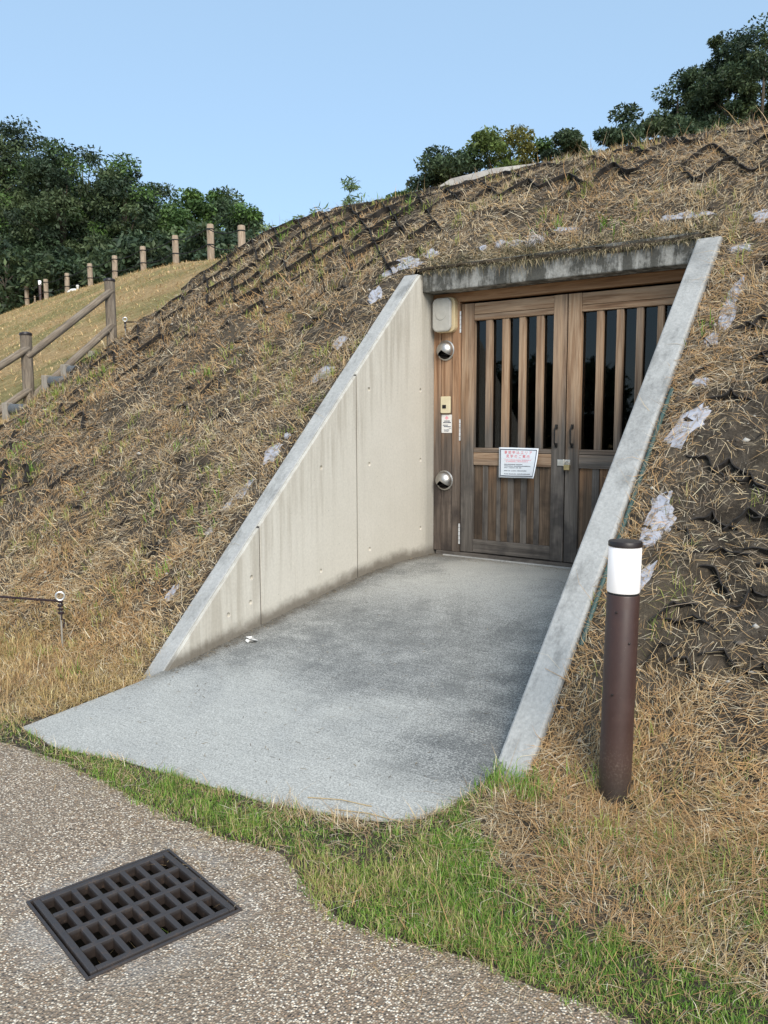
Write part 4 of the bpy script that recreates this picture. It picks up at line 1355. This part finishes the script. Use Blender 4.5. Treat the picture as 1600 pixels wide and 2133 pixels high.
rail((-9.29, 4.38, 1.66), (-9.24, 5.58, 2.47 - .05)); rail((-9.29, 4.38, 1.17), (-9.24, 5.58, 1.94))

# log steps of the stair
sp = [(-9.14, 5.27, 1.70), (-9.10, 5.76, 2.03), (-9.10, 6.02, 2.17), (-9.12, 6.42, 2.36)]
lab = ['lowest dark log step left of the first fence post', 'second dark log step, just right of the front fence post', 'third dark log step with grass growing on it', 'topmost dark log step near the far fence post']
for (x, y, z), l_ in zip(sp, lab):
    s_ = thing('log_step', l_, 'step', (x, y, z), R(18), 'log steps of the stair')
    o = MB().tube([(0, 0, 0), (1.3, 0, 0)], .062, 12).build('log', M['step_end'], s_, 0, True)
    MB().box(-.10, -.01, -.05, .04, -.30, .075).build('stake', M['stake_wood'], s_, .01)

# ------------------------------------------------------------------ rope posts along the hill crest
RP = [(-31.95, 19.34, 'farthest and lowest timber rope post on the hill, left end of the row'), (-29.75, 18.82, 'timber rope post right beside the distant bollard lamp'), (-28.21, 18.71, 'timber rope post behind the small white ornament'),
      (-25.29, 17.69, 'timber rope post right of the small white ornament'), (-23.16, 17.12, 'timber rope post above the far log fence post'), (-20.91, 16.5, 'timber rope post in the middle of the bare hill crest'),
      (-18.53, 15.73, 'third timber rope post from the dark mound'), (-15.67, 14.4, 'tallest timber rope post at the edge of the dark mound'), (-13.74, 13.55, 'timber rope post half sunk behind the dark mound')]
RTOP = [7.05, 7.09, 7.17, 7.09, 6.98, 6.96, 6.73, 6.40, 5.97]
RTOP = []
base_post = None
tops = []
for i, (x, y, l_) in enumerate(RP):
    z = hz(x, y) - .02
    if base_post is None:
        b_ = thing('rope_post', l_, 'post', (x, y, z), 0, 'timber rope posts along the hill crest')
        MB().tube([(0, 0, -.3), (0, 0, .86), (0, 0, .885)], [.088, .085, .074], 14).build('post', M['log_pale'], b_, 0, True)
        for zz in (.38, .75):
            MB().lathe([(.089, zz), (.094, zz + .008), (.094, zz + .022), (.089, zz + .03)], 14).build('rope_band', M['black'], b_, 0, True)
        base_post = b_
    else:
        b_ = dup(base_post, (x, y, z), rng.uniform(0, 3), l_)
        b_.rotation_euler.x = rng.normal(0, .014); b_.rotation_euler.y = rng.normal(0, .014)
    tops.append(Vector((x, y, z)))
for zz, l_ in ((.765, 'upper thin dark rope strung between the hill posts'), (.395, 'lower thin dark rope strung between the hill posts')):
    pts = []
    for a, b in zip(tops[:-1], tops[1:]):
        for k in range(6):
            t_ = k / 6
            pts.append(a.lerp(b, t_) + Vector((0, -.09, zz - .35 * t_ * (1 - t_))))
    pts.append(tops[-1] + Vector((0, -.09, zz)))
    tag(MB().tube(pts, .013, 5).build('rope', M['rope2'], None, 0, True), l_, 'rope')
bollard('distant brown bollard lamp with white head among the hill posts', (-30.6, 19.1, hz(-30.6, 19.1) - .05), None, 16)
# short stump and white ornament on the crest
tag(MB().tube([(-31.0, 19.1, hz(-31.0, 19.1) - .1), (-31.0, 19.1, hz(-31.0, 19.1) + .36)], .035, 8).build('short_stake', M['log_pale'], None, 0, True), 'thin short stake beside the distant bollard lamp', 'stake')
wo = thing('white_ornament', 'small white curved ornament on the hill crest before the posts', 'ornament', (-27.0, 18.2, hz(-27.0, 18.2) - .05), YAW)
wo.scale = (.45, .45, .45)
MB().tube([(-.62, 0, -.05), (-.45, 0, .16), (-.2, 0, .26), (.1, 0, .28), (.35, 0, .22)], [.05, .13, .17, .17, .12], 12).build('body', M['white'], wo, 0, True)
MB().lathe([(.10, .2), (.085, .42), (.085, .55), (.12, .57), (.12, .70), (.09, .72)], 14, Matrix.Translation(Vector((.27, 0, 0)))).build('spout', M['white'], wo, 0, True)

# ------------------------------------------------------------------ pale sheeted mound behind the crest
tp = [(-7.3, 10.0, 3.6), (-6.72, 10.45, 4.70), (-6.40, 10.75, 5.02), (-5.9, 11.1, 5.17), (-5.1, 11.5, 5.22), (-4.4, 11.8, 4.4)]
vs_ = []; rows_ = 5
for k, (dx, dy, sc_) in enumerate(((0, -1.1, 0.), (0, -.3, .96), (0, 0, 1.), (.5, .9, 1.0), (.7, 1.9, .0))):
    for (x, y, z) in tp:
        zz = 3.55 + (z - 3.55) * sc_
        vs_.append((x + dx, y + dy, zz + rng.normal(0, .012)))
ff = [(r_ * 6 + c_, r_ * 6 + c_ + 1, (r_ + 1) * 6 + c_ + 1, (r_ + 1) * 6 + c_) for r_ in range(4) for c_ in range(5)]
o = MB().add(vs_, ff).build('sheeted_heap', M['sheet'], None)
tag(o, 'pale grey sheet over a flat topped heap behind the mound crest', 'tarpaulin')

# ------------------------------------------------------------------ litter on the ramp
lt_ = MB()
for k in range(5):
    cx_, cy_ = -3.575 + rng.normal(0, .022), 3.515 + rng.normal(0, .02)
    z_ = float(slab_z(np.array(cy_)))
    pts = [(cx_ + .035 * rng.uniform(.4, 1) * math.cos(a), cy_ + .028 * rng.uniform(.4, 1) * math.sin(a), z_ + .004 + rng.uniform(0, .022)) for a in np.linspace(0, 2 * math.pi, 8)[:-1]]
    lt_.add(pts, [tuple(range(7))])
tag(lt_.build('paper_scrap', M['white'], None), 'crumpled white paper scrap on the ramp by the cream wall', 'litter')
stalks = [((-2.13, 2.40), (-1.86, 2.47), 'longer pale straw stalk lying on the ramp edge'), ((-1.98, 2.385), (-1.70, 2.44), 'shorter straw stalk nearest the right wall on the ramp edge')]
for (a, b, l_) in stalks:
    za, zb2 = float(slab_z(np.array(a[1]))), float(slab_z(np.array(b[1])))
    tag(MB().tube([(a[0], a[1], za + .004), ((a[0] + b[0]) / 2, (a[1] + b[1]) / 2 + .012, (za + zb2) / 2 + .008), (b[0], b[1], zb2 + .004)], .0022, 5).build('straw_stalk', plain('stalk', (.45, .34, .19), .8), None), l_, 'straw', 'loose straw stalks on the ramp')
# grit and crumbs of straw swept against the wall and the door
N = 1500
x = np.concatenate([-3.715 + np.abs(rng.normal(0, .05, 700)), rng.uniform(-3.6, -1.65, 350), rng.uniform(-3.7, -1.65, 450)])
y = np.concatenate([rng.uniform(3.0, 5.8, 700), 5.76 - np.abs(rng.normal(0, .09, 350)), rng.uniform(2.4, 5.6, 450)])
m_ = (y > slab_front(np.clip(x, -3.88, -1.56)) + .03)
x, y = x[m_], y[m_]; N = len(x)
p = np.stack([x, y, slab_z(y) + .002], 1)
d = tangent(np.tile(np.array([[0, 0, 1.]]), (N, 1)), rng.uniform(0, 6.28, N))
v, t = blades(p, d, np.tile(np.array([[0, 0, 1.]]), (N, 1)), rng.uniform(.008, .04, N), rng.uniform(.0015, .004, N), rng.uniform(0, .12, N), rng.uniform(-.1, .05, N))
stuff('chaff', 'bits of straw and grit on the concrete ramp', v, t, np.repeat(pick([(.14, .11, .08), (.10, .08, .06), (.30, .23, .14)], N), 5, 0), M['straw'])
# straw bits lying on the path by the verge and in the drain
N = 900
x = rng.uniform(-4.5, .5, N); y = path_edge(x) - np.abs(rng.normal(0, .13, N))
p = np.stack([x, y, np.full(N, .003)], 1)
d = tangent(np.tile(np.array([[0, 0, 1.]]), (N, 1)), rng.uniform(0, 6.28, N))
v, t = blades(p, d, np.tile(np.array([[0, 0, 1.]]), (N, 1)), rng.uniform(.015, .08, N), rng.uniform(.0013, .0024, N), rng.uniform(0, .2, N), -rng.uniform(0, .2, N))
stuff('chaff', 'pale straw clippings scattered on the pebble path', v, t, np.repeat(pick(STRAW, N), 5, 0), M['straw'])
N = 260
q_ = rng.uniform(-.22, .22, (N, 2))
p = np.stack([gc.x + q_[:, 0] * GX.x + q_[:, 1] * GY.x, gc.y + q_[:, 0] * GX.y + q_[:, 1] * GY.y, np.full(N, -.335)], 1)
d = tangent(np.tile(np.array([[0, 0, 1.]]), (N, 1)), rng.uniform(0, 6.28, N))
v, t = blades(p, d, np.tile(np.array([[0, 0, 1.]]), (N, 1)), rng.uniform(.04, .2, N), rng.uniform(.003, .006, N), rng.uniform(.1, 1.3, N), -rng.uniform(0, .8, N))
stuff('drain_weeds', 'grass and straw down inside the drain', v, t, np.repeat(pick(GREEN[:2] + STRAW[:3], N), 5, 0), M['blade'])

# ------------------------------------------------------------------ trees
def tree(label, x, y, zb, zt, hw, pal, nleaf, leaf, group, low=.25, sparse=1., seed=0, name='tree', clump=.55, aspect=None):
    rg = np.random.default_rng(seed + 100)
    H = zt - zb
    root = thing(name, label, 'tree', (x, y, zb), 0, group)
    tr = MB()
    lean = rg.normal(0, .03 * H, 2)
    tr.tube([(0, 0, -.4), (lean[0] * .3, lean[1] * .3, H * .35), (lean[0], lean[1], H * .88)], [.035 * H * .55 + .04, .02 * H * .55 + .03, .02], 8)
    ncl = max(22, int(sparse * 40 * (hw / 1.2) ** 1.2 * (H * (1 - low) / 5) ** .7))
    cz = H * (low + (1 - low) / 2); rz = H * (1 - low) / 2
    cs = []
    for i in range(ncl):
        for _ in range(30):
            q = rg.uniform(-1, 1, 3)
            rr_ = np.linalg.norm(q)
            if (q[0] ** 2 + q[1] ** 2) ** 1.1 + abs(q[2]) ** 3.2 < 1 and rr_ > .4: break
        wz = 1 - .22 * max(0, q[2])
        c = np.array([q[0] * hw * wz, q[1] * hw * wz, cz + q[2] * rz * .93])
        cs.append(c)
    cs.append(np.array([lean[0] * .5, lean[1] * .5, H * .94]))
    cs = np.array(cs)
    for c in cs[rg.permutation(len(cs))[:max(6, len(cs) // 4)]]:
        zs = max(.15 * H, min(c[2] * .7, H * .7))
        tr.tube([(lean[0] * zs / H, lean[1] * zs / H, zs), (c[0] * .5, c[1] * .5, zs + (c[2] - zs) * .65), tuple(c)], [.012 * H * .5 + .015, .02, .008], 5, False)
    tr.build('trunk', M['bark'], root, 0, True)
    w = rg.uniform(.5, 1.3, len(cs)); w /= w.sum()
    idx = rg.choice(len(cs), nleaf, p=w)
    csz = (clump * rg.uniform(.6, 1.25, len(cs)))[idx]
    off = rg.normal(0, 1, (nleaf, 3)); off /= np.linalg.norm(off, axis=1, keepdims=True)
    off *= (rg.random(nleaf) ** .45)[:, None] * csz[:, None]; off[:, 2] *= .6
    pc = cs[idx] + off
    # leaf sprays: bent diamond of two triangles, drooping outwards
    dirn = off / (np.linalg.norm(off, axis=1, keepdims=True) + 1e-6) + rg.normal(0, .7, (nleaf, 3)); dirn[:, 2] -= .25
    dirn /= np.linalg.norm(dirn, axis=1, keepdims=True)
    rnd = rg.normal(0, 1, (nleaf, 3)) + np.array([0, 0, .8])
    sd = np.cross(dirn, rnd); sd /= np.linalg.norm(sd, axis=1, keepdims=True) + 1e-9
    Lf = (leaf * rg.uniform(.45, 1.6, nleaf))[:, None]; asp = .42 if aspect is None else aspect
    a = pc - dirn * Lf * .5; b = pc + dirn * Lf * .5
    up = np.cross(sd, dirn)
    l_ = pc + sd * Lf * asp * .5 + up * Lf * .08; r_ = pc - sd * Lf * asp * .5 + up * Lf * .08
    v = np.stack([a, l_, b, r_], 1).reshape(-1, 3)
    k = (np.arange(nleaf) * 4)[:, None]
    t = np.concatenate([k + np.array([[0, 1, 2]]), k + np.array([[0, 2, 3]])], 1).reshape(-1, 3)
    pal_ = np.array(pal)
    cc = (pal_[rg.integers(0, len(pal_), len(cs))] * rg.uniform(.72, 1.35, (len(cs), 1)))[idx] * (1 + .22 * rg.standard_normal((nleaf, 1)))
    me_ = raw_mesh('crown', v, tris=t, col=np.repeat(np.clip(cc, .006, .6), 4, 0))
    mesh_obj('crown', me_, M['leaf'], root)
    return root

DARK = [(.054, .082, .040), (.068, .100, .050), (.047, .073, .042), (.085, .115, .052)]
MIDG = [(.08, .14, .038), (.10, .165, .045), (.065, .115, .036)]
YEL = [(.14, .165, .045), (.11, .15, .04), (.21, .20, .055), (.11, .15, .04), (.07, .115, .035)]
BAM = [(.16, .24, .10), (.20, .27, .13), (.13, .20, .08)]
left_front = [(-38.83, 20.96, 15.28, 3.0), (-39.0, 23.43, 16.11, 2.6), (-34.62, 22.58, 13.95, 2.0), (-37.1, 25.91, 15.04, 2.1), (-33.03, 24.96, 13.77, 1.9), (-35.14, 28.39, 13.74, 1.9), (-30.35, 26.69, 12.22, 1.6), (-30.82, 28.91, 12.68, 1.6), (-27.67, 27.23, 10.99, 1.0)]
ll = ['broad tall tree at the left edge of the forest', 'tallest crown of the forest near its left edge', 'rounded dark tree above the distant bollard lamp', 'dark forest tree behind the row of rope posts, third crown down the slope',
      'dark broadleaf above the two middle rope posts', 'dark tree with feathery top near the end of the forest', 'lighter green tree above the tallest rope post', 'small bushy tree next to last in the forest line', 'thin last tree at the low end of the forest']
for i, (x, y, zt, hw) in enumerate(left_front):
    tree(ll[i], x, y, 5.0, zt, hw, MIDG if i in (6,) else ([tuple(c * (1.35, .8, 1.0, .85, 1.1, .9, 1., 1.15, 1.2)[i] for c in q) for q in DARK + MIDG[:1]]), 26000, .165, 'forest trees behind the hill', .05, seed=i, clump=.75)
left_back = [(-52.12, 29.33, 19.73, 4.2), (-51.51, 32.18, 19.17, 3.6), (-47.6, 32.32, 17.61, 3.2), (-48.53, 35.48, 18.37, 3.2), (-44.97, 35.37, 16.84, 2.8), (-44.23, 37.04, 16.03, 2.6), (-41.51, 37.66, 15.29, 2.2)]
for i, (x, y, zt, hw) in enumerate(left_back):
    tree(['shadowy back row tree behind the left edge of the forest', 'second shadowy back row tree, its top behind the highest forest crown', 'third back row tree, behind the rounded dark tree', 'fourth back row tree in the gap over the forest middle', 'fifth back row tree behind the two middle rope posts', 'sixth back row tree behind the feathery top', 'last back row tree, behind the lighter green tree'][i], x, y, 4.5, zt - 1.0, hw, DARK, 5500, .42, 'back row forest trees', .02, seed=30 + i, clump=1.0)
shr = [(-34.13, 19.79, 9.15, 2.2), (-31.85, 20.9, 8.6, 2.0), (-31.06, 22.0, 9.2, 2.0), (-28.48, 21.9, 9.0, 1.9), (-27.25, 22.9, 9.2, 1.7), (-24.59, 22.2, 8.9, 1.6), (-22.82, 22.2, 8.4, 1.3)]
for i, (x, y, zt, hw) in enumerate(shr):
    tree(['dense dark shrub at the left edge behind the lowest rope post', 'dense shrub behind the distant bollard lamp', 'dense shrub behind the small white ornament', 'dense shrub behind the post above the far log fence post', 'dense shrub behind the middle of the rope post row', 'dense shrub left of the tallest rope post', 'last dense shrub right behind the tallest rope post'][i], x, y, 5.0, zt, hw, DARK, 5000, .24, 'shrubs under the forest edge', .0, seed=60 + i, name='shrub', clump=.6)
rt = [(-6.45, 29.12, 13.7, 1.9, DARK, .48, 'large tree with heavy crown at the right edge of the picture'), (-8.75, 29.16, 13.15, 1.2, DARK, .48, 'narrow tree leaning against the large tree on the right'), (-7.65, 29.6, 14.05, 1.5, DARK, .48, 'tall middle crown of the large tree group on the right'), (-6.0, 34.52, 15.3, 2.4, DARK, .48, 'tree half hidden behind the large one at far right'),
      (-9.07, 24.52, 10.7, .95, DARK, .48, 'feathery topped tree between the dark round one and the large tree'), (-8.2, 26.1, 10.6, 1.2, DARK, .48, 'low dense tree at the foot of the large right tree'), (-10.32, 23.51, 9.95, 1.05, DARK, .48, 'dark round tree right of the yellowish one'),
      (-12.55, 23.19, 10.2, 1.9, YEL, .48, 'yellow tinged tree in flower behind the pale sheet'), (-13.2, 21.42, 9.15, 1.6, DARK, .48, 'dark tree left of the yellow tinged tree'), (-11.4, 24.76, 9.1, 1.3, YEL[3:], .48, 'small tree tucked between yellow tinged and dark round trees'), (-17.81, 25.54, 9.9, 1.0, MIDG, .48, 'small green tree top peeping over the crest left of the dark tree')]
for i, (x, y, zt, hw, pal, low, l_) in enumerate(rt):
    tree(l_, x, y, 3.3, zt + .1, hw * 1.1, pal, int(9000 + 8500 * hw), .115, 'trees behind the mound', low, sparse=1.05, seed=80 + i, clump=.44)
bm_ = [(-17.92, 22.94, 9.75, .55, 'tall feathery bamboo top above the mound crest'), (-18.11, 21.4, 8.62, .5, 'low bamboo spray just left of the tall one'), (-17.91, 20.23, 8.1, .4, 'smaller bamboo spray further down the crest'), (-18.69, 19.63, 7.8, .45, 'lowest bamboo spray near the sunk rope post')]
for i, (x, y, zt, hw, l_) in enumerate(bm_):
    tree(l_, x, y, 3.3, zt, hw, BAM, 1100, .20, 'bamboo tops over the crest', .25, seed=120 + i, name='bamboo', clump=.34, aspect=.22)
# woodland at the visitor's back, mirrored in the door glass
for i in range(12):
    x = -40 + i * 3.6 + rng.normal(0, .8); y = -34 + rng.normal(0, 2)
    tree('tree of the woodland across the path from the doors', x, y, -.7, rng.uniform(4.2, 6.6), rng.uniform(2.2, 3.0), DARK, 2600, .55, 'woodland opposite the doors', .05, seed=150 + i, clump=1.2)
